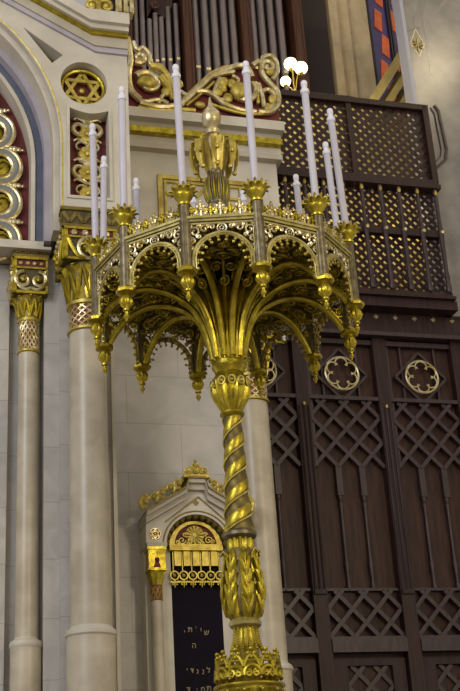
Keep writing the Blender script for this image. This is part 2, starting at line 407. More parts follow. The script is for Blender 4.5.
# post
pr_ = 1.0
m = M(); m.lathe([(.036, Z(3.79)), (.038, Z(3.80)), (.036, Z(4.29)), (.038, Z(4.30)), (.03, Z(4.36))], 24, c=(pr_, 0))
for k in range(6):
    a = 2*pi*k/6; m.tube([(pr_+.037*cos(a), .037*sin(a), Z(3.8)), (pr_+.036*cos(a), .036*sin(a), Z(4.29))], .005, 4)
post = m.build('post', 'pewter', cb)
m = M()
for k in range(10):
    a = 2*pi*(k+.5)/10; m.leaf(a, [(.052, Z(4.39)), (.062, Z(4.415)), (.072, Z(4.436)), (.082, Z(4.45)), (.094, Z(4.456))], [.014, .018, .015, .010, .002], c=(pr_, 0), th=.005)
m.build('inner_leaves', 'goldleaf', post)
m = M(); m.lathe([(.034, Z(4.30)), (.046, Z(4.305)), (.048, Z(4.318)), (.038, Z(4.328)), (.046, Z(4.345)), (.064, Z(4.37)), (.070, Z(4.39)), (.064, Z(4.41)), (.02, Z(4.43))], 24, c=(pr_, 0))
for k in range(10):
    a = 2*pi*k/10
    m.leaf(a, [(.058, Z(4.375)), (.070, Z(4.398)), (.082, Z(4.412)), (.098, Z(4.418)), (.112, Z(4.414))], [.016, .020, .018, .011, .002], c=(pr_, 0), th=.005)
m.build('leaf_cup', 'gold', post)
m = M(); m.lathe([(.03, Z(3.752)), (.06, Z(3.757)), (.074, Z(3.768)), (.074, Z(3.79)), (.06, Z(3.796)), (.05, Z(3.815)), (.03, Z(3.82))], 8, c=(pr_, 0))
m.build('drip_plate', 'gold', post)
m = M(); m.lathe([(.028, Z(3.76)), (.034, Z(3.745)), (.048, Z(3.72), .1), (.053, Z(3.70), .2), (.045, Z(3.675), .2), (.024, Z(3.655)), (.02, Z(3.648)), (.026, Z(3.64)), (.026, Z(3.63)), (.014, Z(3.62)), (.012, Z(3.605)), (.021, Z(3.595)), (.019, Z(3.58)), (.008, Z(3.566)), (.006, Z(3.553))][::-1], 40, c=(pr_, 0), flute=10)
m.build('pendant', 'gold', post)
# arcade panel between posts, facing +x at the middle of a side
hw_ = sin(pi/12); rr_ = cos(pi/12); inner = hw_-.034
def pan(u, z, o=0): return (rr_+o, u, Z(z))
m = M(); zc, ra = 3.865, .212
m.add([], [])
def pbox(u0, u1, z0, z1, o0, o1):
    m.add([pan(u, z, o) for o in (o0, o1) for u in (u0, u1) for z in (z0, z1)], [(0, 1, 3, 2), (4, 6, 7, 5), (0, 4, 5, 1), (2, 3, 7, 6), (0, 2, 6, 4), (1, 5, 7, 3)])
pbox(-hw_, hw_, 4.165, 4.185, -.02, .02); pbox(-hw_, hw_, 4.185, 4.205, -.03, .032); pbox(-hw_, hw_, 4.145, 4.158, -.008, .010)
m.tube([pan(u, z) for u, z in [(-ra, 3.78)]+arc(0, zc, ra, 180, 0, 24)+[(ra, 3.78)]], .015, 6)
m.tube([pan(u, z, .008) for u, z in [(-ra+.02, 3.78)]+arc(0, zc, ra-.02, 180, 0, 24)+[(ra-.02, 3.78)]], .006, 5)
m.tube([pan(u, 3.78+.37*j) for u in (-inner,) for j in (0, 1)], .008, 5); m.tube([pan(u, 3.78+.37*j) for u in (inner,) for j in (0, 1)], .008, 5)
ap = m.build('arcade_panel', 'palegilt', cb)
m = M()
nc = 9
for i in range(nc):      # round foils with cusps between
    a = 180-(i+.5)*180/nc; cxx, czz = (ra-.036)*cos(rad(a)), zc+(ra-.036)*sin(rad(a))
    m.tube([pan(u, z) for u, z in arc(cxx, czz, .031, a+105, a-105, 10)], .0105, 6)
for i in range(nc+1):
    a = 180-i*180/nc; m.ball(pan((ra-.058)*cos(rad(a)), zc+(ra-.058)*sin(rad(a))), .013, 6)
for sg in (-1, 1):
    for z in (3.80, 3.84): m.ball(pan(sg*(ra-.028), z), .013, 6)
m.build('cusps', 'goldleaf', ap)
m = M()
for sg in (-1, 1):
    for (x, z, q, a0, s2) in ((.195, 4.09, .042, 0, 1), (.125, 4.112, .033, 3, -1), (.216, 4.02, .027, 1, 1), (.165, 4.135, .02, 2, 1), (.07, 4.125, .022, 0, 1), (.165, 4.055, .018, 1, -1), (.225, 4.135, .018, 0, 1), (.1, 4.145, .012, 0, 1), (.222, 3.965, .016, 0, -1)):
        m.tube([pan(sg*u, zz) for u, zz in spiral(x, z, q, 1.3, a0, s2, 12)], .0085, 5)
m.tube([pan(.034*cos(2*pi*i/14), 4.112+.034*sin(2*pi*i/14), .004) for i in range(14)], .0065, 5, True)
for i in range(5): m.ball(pan(.015*cos(pi/2+2*pi*i/5), 4.112+.015*sin(pi/2+2*pi*i/5), .006), .0085, 6)
for sg in (-1, 1):     # inner tracery below
    m.tube([pan(sg*u, z, -.004) for u, z in smooth([(.228, 3.99), (.236, 3.9), (.226, 3.8)])], .006, 5)
m.build('spandrel_scrolls', 'silverleaf', ap)
m = M()
for i in range(7):
    u = -hw_+.05+(2*hw_-.10)*i/6; m.cur = i % 2
    for sg in (-1, 1):
        m.tube([pan(u+sg*a, 4.2+b) for a, b in smooth([(.004, 0), (.034, .02), (.038, .06), (.016, .078), (.01, .052)], 3)], .0095, 5)
    hgt = .135 if i % 2 else .105
    for (du, dz_, q) in ((0, hgt, .010), (0, hgt-.024, .016), (.022, hgt-.045, .016), (-.022, hgt-.045, .016), (0, hgt-.06, .017), (.034, .03, .014), (-.034, .03, .014)):
        m.ball(pan(u+du, 4.2+dz_), q, 7)
    m.tube([pan(u, 4.2), pan(u, 4.2+hgt-.03)], .009, 5)
m.build('cresting', ['gold', 'silverleaf'], ap)
m = M()
def vz(r):
    for i in range(len(RIB)-1):
        if RIB[i][0] <= r <= RIB[i+1][0]: t = (r-RIB[i][0])/(RIB[i+1][0]-RIB[i][0]); return RIB[i][1]+t*(RIB[i+1][1]-RIB[i][1])
    return 3.8
for (r, a, q, a0, sg) in ((.34, 0, .045, 0, 1), (.46, .12, .05, 1, 1), (.46, -.12, .05, 1, -1), (.6, .0, .06, 2, 1), (.62, .17, .05, 0, -1), (.62, -.17, .05, 3, 1), (.75, .1, .06, 1, 1), (.75, -.1, .06, 2, -1), (.86, 0, .05, 0, 1), (.87, .17, .045, 3, 1), (.87, -.17, .045, 0, -1)):
    P = []
    for (u, v) in spiral(0, 0, q, 1.4, a0, sg, 14):
        r2 = r+u; t2 = a+v/r; P.append((r2*cos(t2), r2*sin(t2), Z(max(vz(r2), 4.0 if r2 > .7 else 0)+.035)))
    m.tube(P, .0085, 5); m.ball((r*cos(a), r*sin(a), Z(max(vz(r), 4.0 if r > .7 else 0)+.03)), .014, 6)
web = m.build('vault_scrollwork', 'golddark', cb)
for o in (rib, br, post, ap, web): kids(o)
def spin(o, k, ang):
    c = o if k == 0 else copy_tree(o, cb); c.rotation_euler.z = ang; return c
ANG = [AZ-pi/2+rad(15+30*k) for k in range(12)]      # k = 0: first post right of the near middle
for k in range(12):
    spin(rib, k, ANG[k]); spin(post, k, ANG[k]); spin(br, k, ANG[k]+pi/12); spin(ap, k, ANG[k]+pi/12); spin(web, k, ANG[k]+pi/12)
# finial
lx = lambda z: -.012*(z-5.8)
m = M(); m.lathe(LPm([(222, 9), (212, 10), (208, 11), (205, 9), (203, 10, .1), (198, 12, .15), (191, 13.5, .18), (184, 13, .15), (179, 10, .08), (176, 7.5), (174, 8.5), (171, 8)]), 80, flute=16, lean=lx)
fu = m.build('finial_urn', 'pewter', cb)
m = M()
for k in range(16):
    a = 2*pi*(k+.5)/16
    m.tube([(lx(axz(py))+hw/pm(py)*cos(a), hw/pm(py)*sin(a), axz(py)) for py, hw in ((203, 9.5), (198, 11.5), (191, 12.8), (184, 12.3), (179, 9.5))], [.003, .01, .009, .007, .003], 5)
m.build('urn_gilding', 'gold', fu)
m = M(); m.lathe(LPm([(176, 6), (168, 8), (158, 9), (148, 8), (140, 5), (136, 4), (135, 7), (132, 8.5), (130, 7), (128, 4), (126, 6), (123, 9), (118, 10), (113, 8.5), (110, 6), (106, 2.5), (99, 1.2), (97, .5)]), 40, lean=lx)
m.build('finial_spire', 'silverleaf', cb)
m = M()
for k in range(8):
    a = 2*pi*k/8+.15; big = True
    rws = [(178, 6), (170, 9), (160, 12), (151, 15), (145, 18), (147, 21), (156, 22), (166, 21), (172, 19)] if big else [(176, 6), (166, 10), (155, 11), (146, 12), (141, 13.5), (142, 15), (146, 15.5), (150, 15)]
    m.leaf(a, [(hw/pm(py), axz(py)) for py, hw in rws], [.018, .026, .032, .036, .04, .042, .04, .032, .012][:len(rws)], ox=lx(axz(150)), th=.008, cup=.35)
    for (py, hw) in ((145, 18), (158, 22), (173, 19.5)): 
        if big: m.ball((lx(6.9)+hw/pm(py)*cos(a), hw/pm(py)*sin(a), axz(py)), .022, 8)
m.build('finial_leaves', ['goldleaf'], cb)
# candles: each stands in its cup
CT = {0: (245.7, 61.7), 1: (303.8, 81.3), 2: (330.2, 108.7), 3: (326, 141.8), 4: (296, 174.7), 5: (243, 189.6), 6: (193, 192), 7: (136.2, 178), 8: (104, 156.5), 9: (92.5, 124), 10: (121.7, 87), 11: (175.6, 64.8)}
CL = {0: 'tall white candle right of the central finial, on the near rim', 1: 'tall white candle reaching up to the lit globe lamps',
      2: 'tall white candle at the right end of the near rim, before the lattice', 3: 'shorter looking white candle just left of the rightmost candle',
      4: 'short white candle rising behind the canopy before the dark balusters', 5: 'white candle barely showing over the crest right of the finial urn',
      6: 'white candle barely showing over the crest left of the finial urn', 7: 'short white candle behind the canopy, before the plain pale wall left of the framed panel',
      8: 'white candle immediately right of the leftmost candle, before the carved scroll panel', 9: 'leftmost tall white candle, before the red and gold scroll panel',
      10: 'tall white candle before the corner of the pale gabled wall', 11: 'tall white candle left of the central finial, overlapping the carved crest'}
m = M(); H = 1.07
m.lathe([(.026, 0), (.0275, .01), (.0275, H-.10), (.025, H-.095)], 20)
tube_me = m
m2 = M(); m2.lathe([(.032, H-.115), (.034, H-.11), (.034, H-.085), (.028, H-.075), (.021, H-.07), (.021, H-.05), (.025, H-.045), (.025, H-.01), (.018, H), (.006, H)], 20)
c0 = thing('candle', CL[0], 'candle', 0, 0, 0, world=True)
tube_me.build('candle_sleeve', 'candle', c0); m2.build('bulb_holder', 'bulbglass', c0); kids(c0)
for k in range(12):
    c = c0 if k == 0 else copy_tree(c0)
    c['label'] = CL[k]; c['category'] = 'candle'; c['group'] = 'white candles round the canopy of the candelabrum'
    b = Vector((cos(ANG[k]), DIST+sin(ANG[k]), Z(4.425))); tp = b+Vector((0, 0, H))
    d = tp-EYE; dep = d.dot(Fv); qx, qy = 230+FPX*d.dot(Rv)/dep, 345.5-FPX*d.dot(Uv)/dep
    dx, dy = CT[k][0]-qx, CT[k][1]-qy
    c.location = b
    c.rotation_euler = (0, dx*dep/FPX/H*1.0, 0); c.scale.z = 1-dy*dep/FPX/.92/H

# =================================================================== ARK: left bay
YB = -1.2
def circ(p, q, r):
    ax, ay, bx, by, cx, cy_ = *p, *q, *r
    d = 2*(ax*(by-cy_)+bx*(cy_-ay)+cx*(ay-by))
    ux = ((ax*ax+ay*ay)*(by-cy_)+(bx*bx+by*by)*(cy_-ay)+(cx*cx+cy_*cy_)*(ay-by))/d
    uz = ((ax*ax+ay*ay)*(cx-bx)+(bx*bx+by*by)*(ax-cx)+(cx*cx+cy_*cy_)*(bx-ax))/d
    return ux, uz, math.hypot(ax-ux, ay-uz)
acx, acz, aR = circ(A(0, 21, YB), A(42, 73, YB), A(60, 150, YB))
zcap = A(90, 212, YB)[1]; xr = A(129, 120, YB)[0]
print('arch', acx, acz, aR, 'zcap', zcap, 'xr', xr)
def archpts(R, n=40, zb=None): 
    zb = zcap if zb is None else zb
    return [(acx-R, zb)]+[(acx-R*cos(pi*i/n), acz+R*sin(pi*i/n)) for i in range(n+1)]+[(acx+R, zb)]
def band(m, r1, r2, y0, y1, zb=None):
    zb = ZIN if zb is None else zb
    o = archpts(r1, zb=zb); i = archpts(r2, zb=zb); m.prism(o+i[::-1], y0, y1)
gp = AL([(36, 0), (88, 30), (129, 35)], YB)        # gold line of the gable cornice
dirn = Vector((gp[1][0]-gp[0][0], gp[1][1]-gp[0][1])); slope = dirn.y/dirn.x
flatz = gp[2][1]; kx = gp[1][0]
apex = (acx, flatz+(kx-acx)*(-slope))
def cor(off):
    "cornice line at height off above the gold line: right end, kink, apex, mirrored"
    k = off*math.hypot(1, slope); dz = off
    kk = kx+(k-dz)/abs(slope)*-1 if False else kx-(k-off)/slope*-1
    return [(xr+.0, flatz+off), (kk, flatz+off), (acx, apex[1]+k), (2*acx-kk, flatz+off), (2*acx-xr, flatz+off)]
topl = cor(.0)
ZIN = A(30, 237, -.95)[1]
R_face = aR
st = A(84, 83, YB); rst = (A(106, 86, YB)[0]-A(62, 86, YB)[0])/2
pn = [A(70, 112, YB), A(110, 112, YB), A(110, 197, YB), A(70, 197, YB)]
px0, px1 = pn[3][0], pn[2][0]; pz0 = A(90, 197, YB)[1]; pz1 = A(90, 110, YB)[1]
circle = lambda c, r, n=32, e=1: [(c[0]+r*cos(2*pi*i/n), c[1]+r*e*sin(2*pi*i/n)) for i in range(n)]
panel_hole = [(px0, pz0), (px1, pz0), (px1, pz1)]+[(px1+(px0-px1)*i/8, pz1-.05*sin(pi*i/8)) for i in range(1, 8)]+[(px0, pz1)]
tri = AL([(23, 27), (63, 55), (52, 63)], YB)
m = W()
outer = [(acx+R_face, zcap), (xr, zcap)]+topl+[(2*acx-xr, zcap), (acx-R_face, zcap)]
opening = archpts(R_face)
m.prism(outer+opening[1:-1], YB, YB+.18, holes=[circle(st, rst*1.06, 32, 1.08), panel_hole, tri])
o = m.put('wall_gable', 'cream', base=(acx, YB, zcap)); struct(o)
m = W(); m.prism(outer, YB+.9, YB+1.1); m.cur = 1
struct(m.put('wall_gable_core', ['creamdark'], base=(acx, YB, zcap)))
m = W(); m.box(acx+R_face+.02, xr, YB+.18, YB+.9, zcap, flatz); struct(m.put('wall_gable_side', 'cream', base=(acx, YB, zcap)))
# cornice
cg = thing('gable_cornice', 'raking ivory cornice with a gilded moulding above the arched bay', 'cornice', acx, YB, flatz)
def cband(o0, o1, y0, y1):
    m = W(); a, b = cor(o0), cor(o1); m.prism(a+b[::-1], y0, y1); return m
pxm = 1/ (FPX/((O-EYE+HY*YB).dot(HY)/1.0))*1.25
def OY(py, o=0): return A(112, py, YB-o)[1]-flatz
ex = .0
cband(OY(47,.05), OY(37,.05), YB-.05, YB+.5).put('lower_fillet', 'creamdark', cg)
cband(OY(53,.03), OY(47,.05), YB-.03, YB+.5).put('bead', 'lilac', cg)
cband(OY(37.5,.05), OY(34,.06), YB-.06, YB+.5).put('frieze', 'cream', cg)
cband(OY(35,.09), OY(30,.09), YB-.09, YB+.5).put('gilded_moulding', 'gold', cg)
cband(OY(30,.12), OY(21,.17), YB-.13, YB+.5).put('corona', 'cream', cg)
cband(OY(22,.18), OY(11,.18), YB-.18, YB+.5).put('top_slab', 'cream', cg)
# scroll ornament on top of the cornice end
ac = thing('cornice_acroterion', 'gilded scroll ornament standing on the end of the gable cornice', 'ornament', A(108, 5, YB)[0], YB, OY(11,.18)+flatz)
m = W()
zt = OY(11,.18)+flatz
for i, (px, q, sg) in enumerate(((90, .09, 1), (104, .1, -1), (121, .11, 1))):
    x = A(px, 5, YB)[0]; m.tube(xz(spiral(x, zt+q+.0, q, 1.4, -1.57, sg), YB-.12), [.03-.001*j for j in range(17)], 8); m.ball((x, YB-.12, zt+q), .035)
m.put('scrolls', 'goldleaf', ac)
m = W(); m.box(A(84, 5, YB)[0], xr, YB-.08, YB+.2, zt, zt+.04)
for px in (116, 122, 128): m.box(A(px, 5, YB)[0]-.02, A(px, 5, YB)[0]+.02, YB-.2, YB-.08, zt, zt+.25)
m.put('backing', 'silverleaf', ac)
# star roundel
sr = thing('star_roundel', 'round recess with a gilded six-pointed star on red', 'roundel', st[0], YB, st[1])
m = W(); m.prism(circle(st, rst*1.12, 32, 1.1), YB+.17, YB+.2); m.put('red_ground', 'red', sr)
m = W()
for rr, t in ((rst*.97, .022), (rst*.72, .014)): m.tube([(st[0]+rr*cos(a), YB+(.10 if rr > rst*.8 else .155), st[1]+rr*sin(a)) for a in [2*pi*i/40 for i in range(40)]], t, 8, True)
m.put('gilded_ring', 'gold', sr)
m = W()
for s0 in (90, 270):
    P = [(st[0]+rst*.93*cos(rad(s0+120*i)), st[1]+rst*.93*sin(rad(s0+120*i))) for i in range(3)]
    for i in range(3): m.bar(P[i], P[(i+1) % 3], .036, YB+.11+(.004 if s0 == 90 else 0), YB+.15)
m.put('star', 'goldleaf', sr)
m = W(); m.ball((st[0], YB+.15, st[1]), .035); m.put('boss', 'goldleaf', sr)
for i in range(6):
    m = W(); m.ball((st[0]+rst*.6*cos(rad(60*i)), YB+.16, st[1]+rst*.6*sin(rad(60*i))), .03, 8, (1, .5, 1)); m.put('boss', 'goldleaf', sr)
# carved scroll panel
sp = thing('scroll_panel', 'tall sunken panel with gilded leaf scrolls on red', 'carved panel', (px0+px1)/2, YB, pz0)
m = W(); m.box(px0-.02, px1+.02, YB+.175, YB+.2, pz0-.02, pz1); m.put('red_ground', 'red', sp)
m = W(); cxp = (px0+px1)/2; wp = (px1-px0)/2; hp = pz1-pz0
for i, t in enumerate((.12, .37, .62, .86)):
    z = pz0+hp*t; q = wp*.62
    for sg in (-1, 1):
        if i % 2: m.tube(xz(spiral(cxp+sg*wp*.38, z, q, 1.35, 1.57, sg), YB+.13), [.034-.001*j for j in range(17)], 7)
        else: m.tube(xz(spiral(cxp+sg*wp*.35, z+.02, q*.75, 1.2, -1.57, -sg), YB+.13), [.022-.001*j for j in range(17)], 7)
for t in (.02, .24, .47, .70, .95):
    for sg in (-1, 1):
        for j in range(3): m.tube(xz(smooth([(cxp, pz0+hp*t-.03), (cxp+sg*(.04+.03*j), pz0+hp*t+.02), (cxp+sg*(.07+.035*j), pz0+hp*t+.07-.035*j)], 3), YB+.12), [.012+.004*(i_ < 4) for i_ in range(7)], 6)
m.put('scrolls', 'silverleaf', sp)
for i, t in enumerate((.1, .34, .55, .78)):
    z = pz0+hp*t; m = W()
    for a in range(6): m.ball((cxp+.055*cos(a*pi/3), YB+.12, z+.055*sin(a*pi/3)), .045, 8, (1, .6, 1))
    m.ball((cxp, YB+.1, z), .035, 8)
    m.put('rosette', 'goldleaf', sp)
m = W(); m.prism([(px0-.03, pz0-.03), (px1+.03, pz0-.03), (px1+.03, pz1+.03), (px0-.03, pz1+.03)], YB-.015, YB, holes=[panel_hole]); m.put('gilded_edge', 'cream', sp)
tw = thing('triangle_recess', 'small olive sunken triangle beside the arch', 'recess', tri[1][0], YB, tri[1][1])
m = W(); m.prism([(tri[0][0]-.05, tri[0][1]+.05), (tri[1][0]+.05, tri[1][1]), (tri[2][0], tri[2][1]-.05)], YB+.175, YB+.19); m.put('recess_ground', 'olive', tw)
# arch mouldings
am = thing('arch_moulding', 'stepped round arch mouldings in ivory, lilac and slate blue', 'arch', acx, YB, ZIN)
rX = lambda px, y: A(px, 190, y)[0]-acx
m = W(); pts = archpts(R_face+.02); m.tube([(p[0], YB-.0, p[1]) for p in pts], .008, 6); m.put('gilded_bead', 'goldleaf', am)
r1 = rX(53, YB+.1); r2 = rX(44.5, YB+.3); r3 = rX(34, YB+.42); r4 = rX(31, YB+.4)
m = W(); band(m, R_face+.01, r1, YB+.08, YB+.3); m.put('outer_step', 'cream', am)
m = W(); band(m, r1+.01, r2, YB+.3, YB+.5); m.put('lilac_step', 'lilac', am)
m = W(); band(m, r2+.01, r3, YB+.42, YB+.6); m.put('blue_band', 'blue', am)
m = W(); band(m, r3+.01, r4, YB+.40, YB+.65); m.put('inner_fillet', 'cream', am)
# window field with lobed tracery
zl = ZIN
wf = thing('lobed_window_surround', 'scalloped ivory tracery on a red field inside the arch', 'tracery', acx, YB+.6, zl)
m = W(); m.prism(archpts(r4+.02, zb=ZIN-.05), YB+.62, YB+.66); m.put('red_field', 'red', wf)
cx1, cz1 = A(-1, 165, YB+.55); sp1 = abs(A(-1, 165, YB+.55)[1]-A(-1, 201, YB+.55)[1])
Rl = cx1-acx; lr = sp1*.5
cent = [(acx+Rl, cz1+(acz-cz1)*0-sp1*j) for j in (2, 1, 0)]
n_ = 14
base_a = math.atan2(cz1-acz, Rl)
pts_c = [(acx+Rl, cz1-sp1*2), (acx+Rl, cz1-sp1), (acx+Rl, cz1)]
a = max(0, (cz1-acz)/Rl); 
while a < pi/2: a += sp1/Rl; pts_c.append((acx+Rl*cos(a), acz+Rl*sin(a)))
pts_c += [(2*acx-x, z) for x, z in pts_c]
mw_, mg_, md_ = W(), W(), W()
for (x, z) in pts_c:
    if z < ZIN-.05: continue
    an = 0 if z <= acz else math.degrees(math.atan2(z-acz, x-acx))
    if x < acx and z <= acz: an = 180
    f = lambda q: xz(arc(x, z, q, an-105, an+105, 18), YB+.57)
    mw_.tube(f(lr*1.06), .026, 6, flat=.8); mw_.tube(f(lr*.68), .024, 6, flat=.8)
    mg_.tube(f(lr*.87), .032, 6, flat=.7); 
    md_.ball((x, YB+.6, z), lr*.55, 14, (1, .25, 1))
    for j in range(5): md_.tube(xz(spiral(x+.02, z, lr*(.5-.09*j), .4, rad(an)+j, 1, 6), YB+.56), .01, 5)
    an2 = rad(an); cz_ = lr*1.6
    for dz in (lr*1.0,):
        tx, tz = x+cos(an2)*lr*.75-sin(an2)*dz, z+sin(an2)*lr*.75+cos(an2)*dz
        for q, w_ in ((0, .04), (.045, .03), (.085, .018), (-.03, .04)): mw_.ball((tx+cos(an2)*q, YB+.58, tz+sin(an2)*q), w_, 8)
mw_.put('scallops', 'silverleaf', wf); mg_.put('grey_scallops', 'grey', wf); md_.put('leaf_discs', 'golddark', wf)
m = W(); zz = zcap; m.box(acx-r2, acx+r2, YB+.36, YB+.7, ZIN-.04, ZIN+.02); m.put('sill', 'cream', wf)

# ------------------------------------------------------------------ columns
def column(name, label, xc, yc, r, zpl, zst, zn, zb, zbl, ze, rp, ent=True, hwb=None, flower=True):
    t = thing(name, label, 'column', xc, yc, 0)
    hwb = hwb or r*1.45
    m = W(); m.lathe([(rp, 0), (rp, zpl-.06), (rp*.99, zpl-.03), (r*1.02, zpl)], 48, c=(xc, yc)); m.put('plinth', 'column', t)
    m = W(); m.lathe([(rp, zpl-.06), (rp*1.07, zpl-.045), (rp*1.07, zpl-.02), (rp*1.0, zpl), (r*1.06, zpl+.015), (r, zpl+.03)], 48, c=(xc, yc)); m.put('base_ring', 'cream', t)
    m = W(); m.lathe([(r*1.0, zpl), (r*.985, (zpl+zst)/2), (r*.96, zst)], 48, c=(xc, yc)); m.put('shaft', 'column', t)
    m = W()
    m.lathe([(r*.9, zst), (r*1.08, zst+.01), (r*1.08, zst+.03), (r*.95, zst+.04)], 40, c=(xc, yc)); m.lathe([(r*.9, zn-.035), (r*1.1, zn-.03), (r*1.12, zn), (r*.9, zn+.01)], 40, c=(xc, yc))
    nb = m.put('neck_bands', 'goldleaf', t)
    m = W(); m.lathe([(r*.9, zst+.02), (r*.9, zn-.01)], 40, c=(xc, yc)); nk = m.put('neck', 'pink', t)
    m = W(); rr = r*.93; N = 14
    for k in range(N):
        for sg in (-1, 1):
            a0 = 2*pi*k/N
            m.tube([(xc+rr*cos(a0+sg*(.5*pi/N*(1-cos(j*pi/2)))*2), yc+rr*sin(a0+sg*(.5*pi/N*(1-cos(j*pi/2)))*2), zst+.03+(zn-.05-zst)*j/8) for j in range(9)], .008+.02*r, 5)
    sub(nk, m, 'interlace', 'silverleaf')
    m = W(); m.lathe([(r*.95, zn), (r*1.02, zn+.3*(zb-zn)), (r*1.2, zn+.6*(zb-zn)), (hwb*.95, zb-.02), (hwb*.98, zb)], 40, c=(xc, yc)); bl = m.put('bell', 'olive', t)
    m = W(); hb = zb-zn
    for k in range(10):
        a = 2*pi*k/10+.3
        m.leaf(a, [(r*.97, zn+.02), (r*1.06, zn+hb*.35), (r*1.15, zn+hb*.7), (hwb*1.02, zn+hb*.92), (hwb*1.14, zn+hb*.9)], [r*.22, r*.3, r*.32, r*.25, r*.08], c=(xc, yc), th=.01)
        for sg in (-1, 1):
            aa = a+.31*sg*.5
            m.tube([(xc+q*cos(a+s_), yc+q*sin(a+s_), zn+hb*h) for q, s_, h in ((r*1.06, 0, .05), (r*1.16, sg*.14, .4), (r*1.32, sg*.25, .75), (r*1.42, sg*.33, .88))], [.008, .014, .014, .008], 5)
    sub(bl, m, 'bell_leaves', 'gold')
    s = hwb
    m = W(); m.box(xc-s, xc+s, yc-s, yc+s, zb, zbl); m.cur = 1
    bk_ = m.put('capital_block', ['olivedark'], t)
    m = W(); mr = W(); ms = W(); H_ = zbl-zb
    for face in (0, 1):
        def F(u, z, o=0):
            return (xc+u, yc-s-o, z) if face == 0 else (xc-s-o, yc-u, z)
        def bx(mm, u0, u1, z0, z1, o0, o1): 
            a_, b_ = F(u0, z0, o0), F(u1, z1, o1); mm.box(min(a_[0], b_[0]), max(a_[0], b_[0]), min(a_[1], b_[1]), max(a_[1], b_[1]), z0, z1)
        bx(mr, -s*.84, s*.84, zbl-H_*.26, zbl-H_*.08, 0, .01)
        for i in range(4): ms.ball(F(-s*.62+s*1.24*i/3, zbl-H_*.17, .012), .15*s, 8, (1, .8, .9))
        bx(m, -s, s, zbl-H_*.07, zbl, 0, .03); bx(m, -s, s, zb, zb+H_*.07, 0, .02); bx(m, -s, -s*.86, zb, zbl, 0, .02); bx(m, s*.86, s, zb, zbl, 0, .02)
        bx(m, -s, s, zbl-H_*.32, zbl-H_*.27, 0, .02)
        if flower:
            q = H_*.27
            ms.tube([F(u, z, .02) for u, z in circle((0, zb+H_*.37), q*1.25, 20)], .02, 6, True)
            for a in range(6): m.ball(F(.5*q*cos(a), zb+H_*.37+.5*q*sin(a*1.0472) if False else zb+H_*.37+.5*q*sin(a), .03), q*.36, 8)
            m.ball(F(0, zb+H_*.37, .05), q*.35, 8)
        for sg in (-1, 1):
            if flower: m.tube([F(u, z, .02) for u, z in smooth([(sg*s*.85, zb+H_*.62), (sg*s*.7, zb+H_*.35), (sg*s*.5, zb+H_*.12), (sg*s*.2, zb+.02)])], .02, 6)
            else:
                ms.tube([F(u, z, .02) for u, z in spiral(sg*s*.45, zb+H_*.36, H_*.24, 1.2, pi/2, sg*-1)], .02, 6); m.ball(F(sg*s*.45, zb+H_*.38, .02), .035, 8)
                ms.tube([F(u, z, .02) for u, z in smooth([(sg*s*.85, zb+H_*.6), (sg*s*.8, zb+H_*.25), (sg*s*.4, zb+H_*.1), (0, zb+H_*.14)])], .016, 6)
    sub(bk_, m, 'carved_frame', 'gold'); sub(bk_, mr, 'red_inlay', 'red'); sub(bk_, ms, 'carved_scrolls', 'silverleaf')
    if ent:
        e = s*1.06
        m = W(); m.box(xc-e, xc+e, yc-e, yc+e, zbl, ze); en = m.put('impost', 'olivedark', t)
        m = W(); N = 8
        for face in (0, 1):
            for k in range(N):
                u0 = -e+2*e*k/N; u1 = -e+2*e*(k+1)/N; za, zb_ = (zbl+.05, ze-.06) if k % 2 else (ze-.06, zbl+.05)
                if face == 0: m.bar((xc+u0, za), (xc+u1, zb_), .035, yc-e-.012, yc-e)
                else: m.tube([(xc-e-.004, yc+u0, za), (xc-e-.004, yc+u1, zb_)], .014, 4)
        m.box(xc-e-.02, xc+e, yc-e-.02, yc+e, ze-.035, ze); m.box(xc-e-.01, xc+e, yc-e-.012, yc+e, zbl, zbl+.03)
        sub(en, m, 'zigzag', 'olive')
    return t
Y2 = -1.0
zf = lambda px, py, y: A(px, py, y)[1]
# big left column: front at Y2 plane, axis a little behind
ax2 = A(88.5, 420, Y2)[0]; rad2 = (A(107, 420, Y2)[0]-A(68.5, 420, Y2)[0])/2
Zs = dict(zpl=zf(88, 631, Y2), zst=zf(88, 327, Y2-.2), zn=zf(88, 298, Y2-.2), zb=zf(88, 258, Y2-.3), zbl=zf(88, 226, Y2-.3), ze=zcap)
print('col2', ax2, rad2, Zs)
column('column', 'thick cream marble column on the left with a flowered gilded capital', ax2, Y2, rad2, rp=rad2*1.18, hwb=rad2*1.42, **Zs)
# thin left column further back
Y1 = -.62
ax1 = A(28, 420, Y1)[0]; rad1 = (A(39, 420, Y1)[0]-A(17.5, 420, Y1)[0])/2
Z1 = dict(zpl=zf(24, 642, Y1), zst=zf(29, 351, Y1-.1), zn=zf(29, 317, Y1-.1), zb=zf(29, 292, Y1-.2), zbl=zf(29, 256, Y1-.2), ze=zf(29, 240, Y1-.2))
print('col1', ax1, rad1, Z1)
column('column', 'slim cream marble column at the left edge under the scalloped arch', ax1, Y1, rad1, rp=rad1*1.35, hwb=rad1*1.62, flower=False, **Z1)
# right column beyond the stem: same order as the thick one
Y3 = -.05
dz3 = zf(258, 398, Y3-.2)-Zs['zst']; Z3 = {k_: v_+dz3 for k_, v_ in Zs.items()}; Z3['zpl'] = zf(266, 664, Y3-.15)
print('Y3', Y3, zf(262, 664, Y3), Zs['zpl'])
ax3 = A(253.5, 430, Y3)[0]
t3 = column('column', 'thick cream marble column standing behind the gilded spiral stem', ax3, Y3, rad2*.98, rp=rad2*1.16, hwb=rad2*1.25, ent=False, **Z3)
YWL = 0.
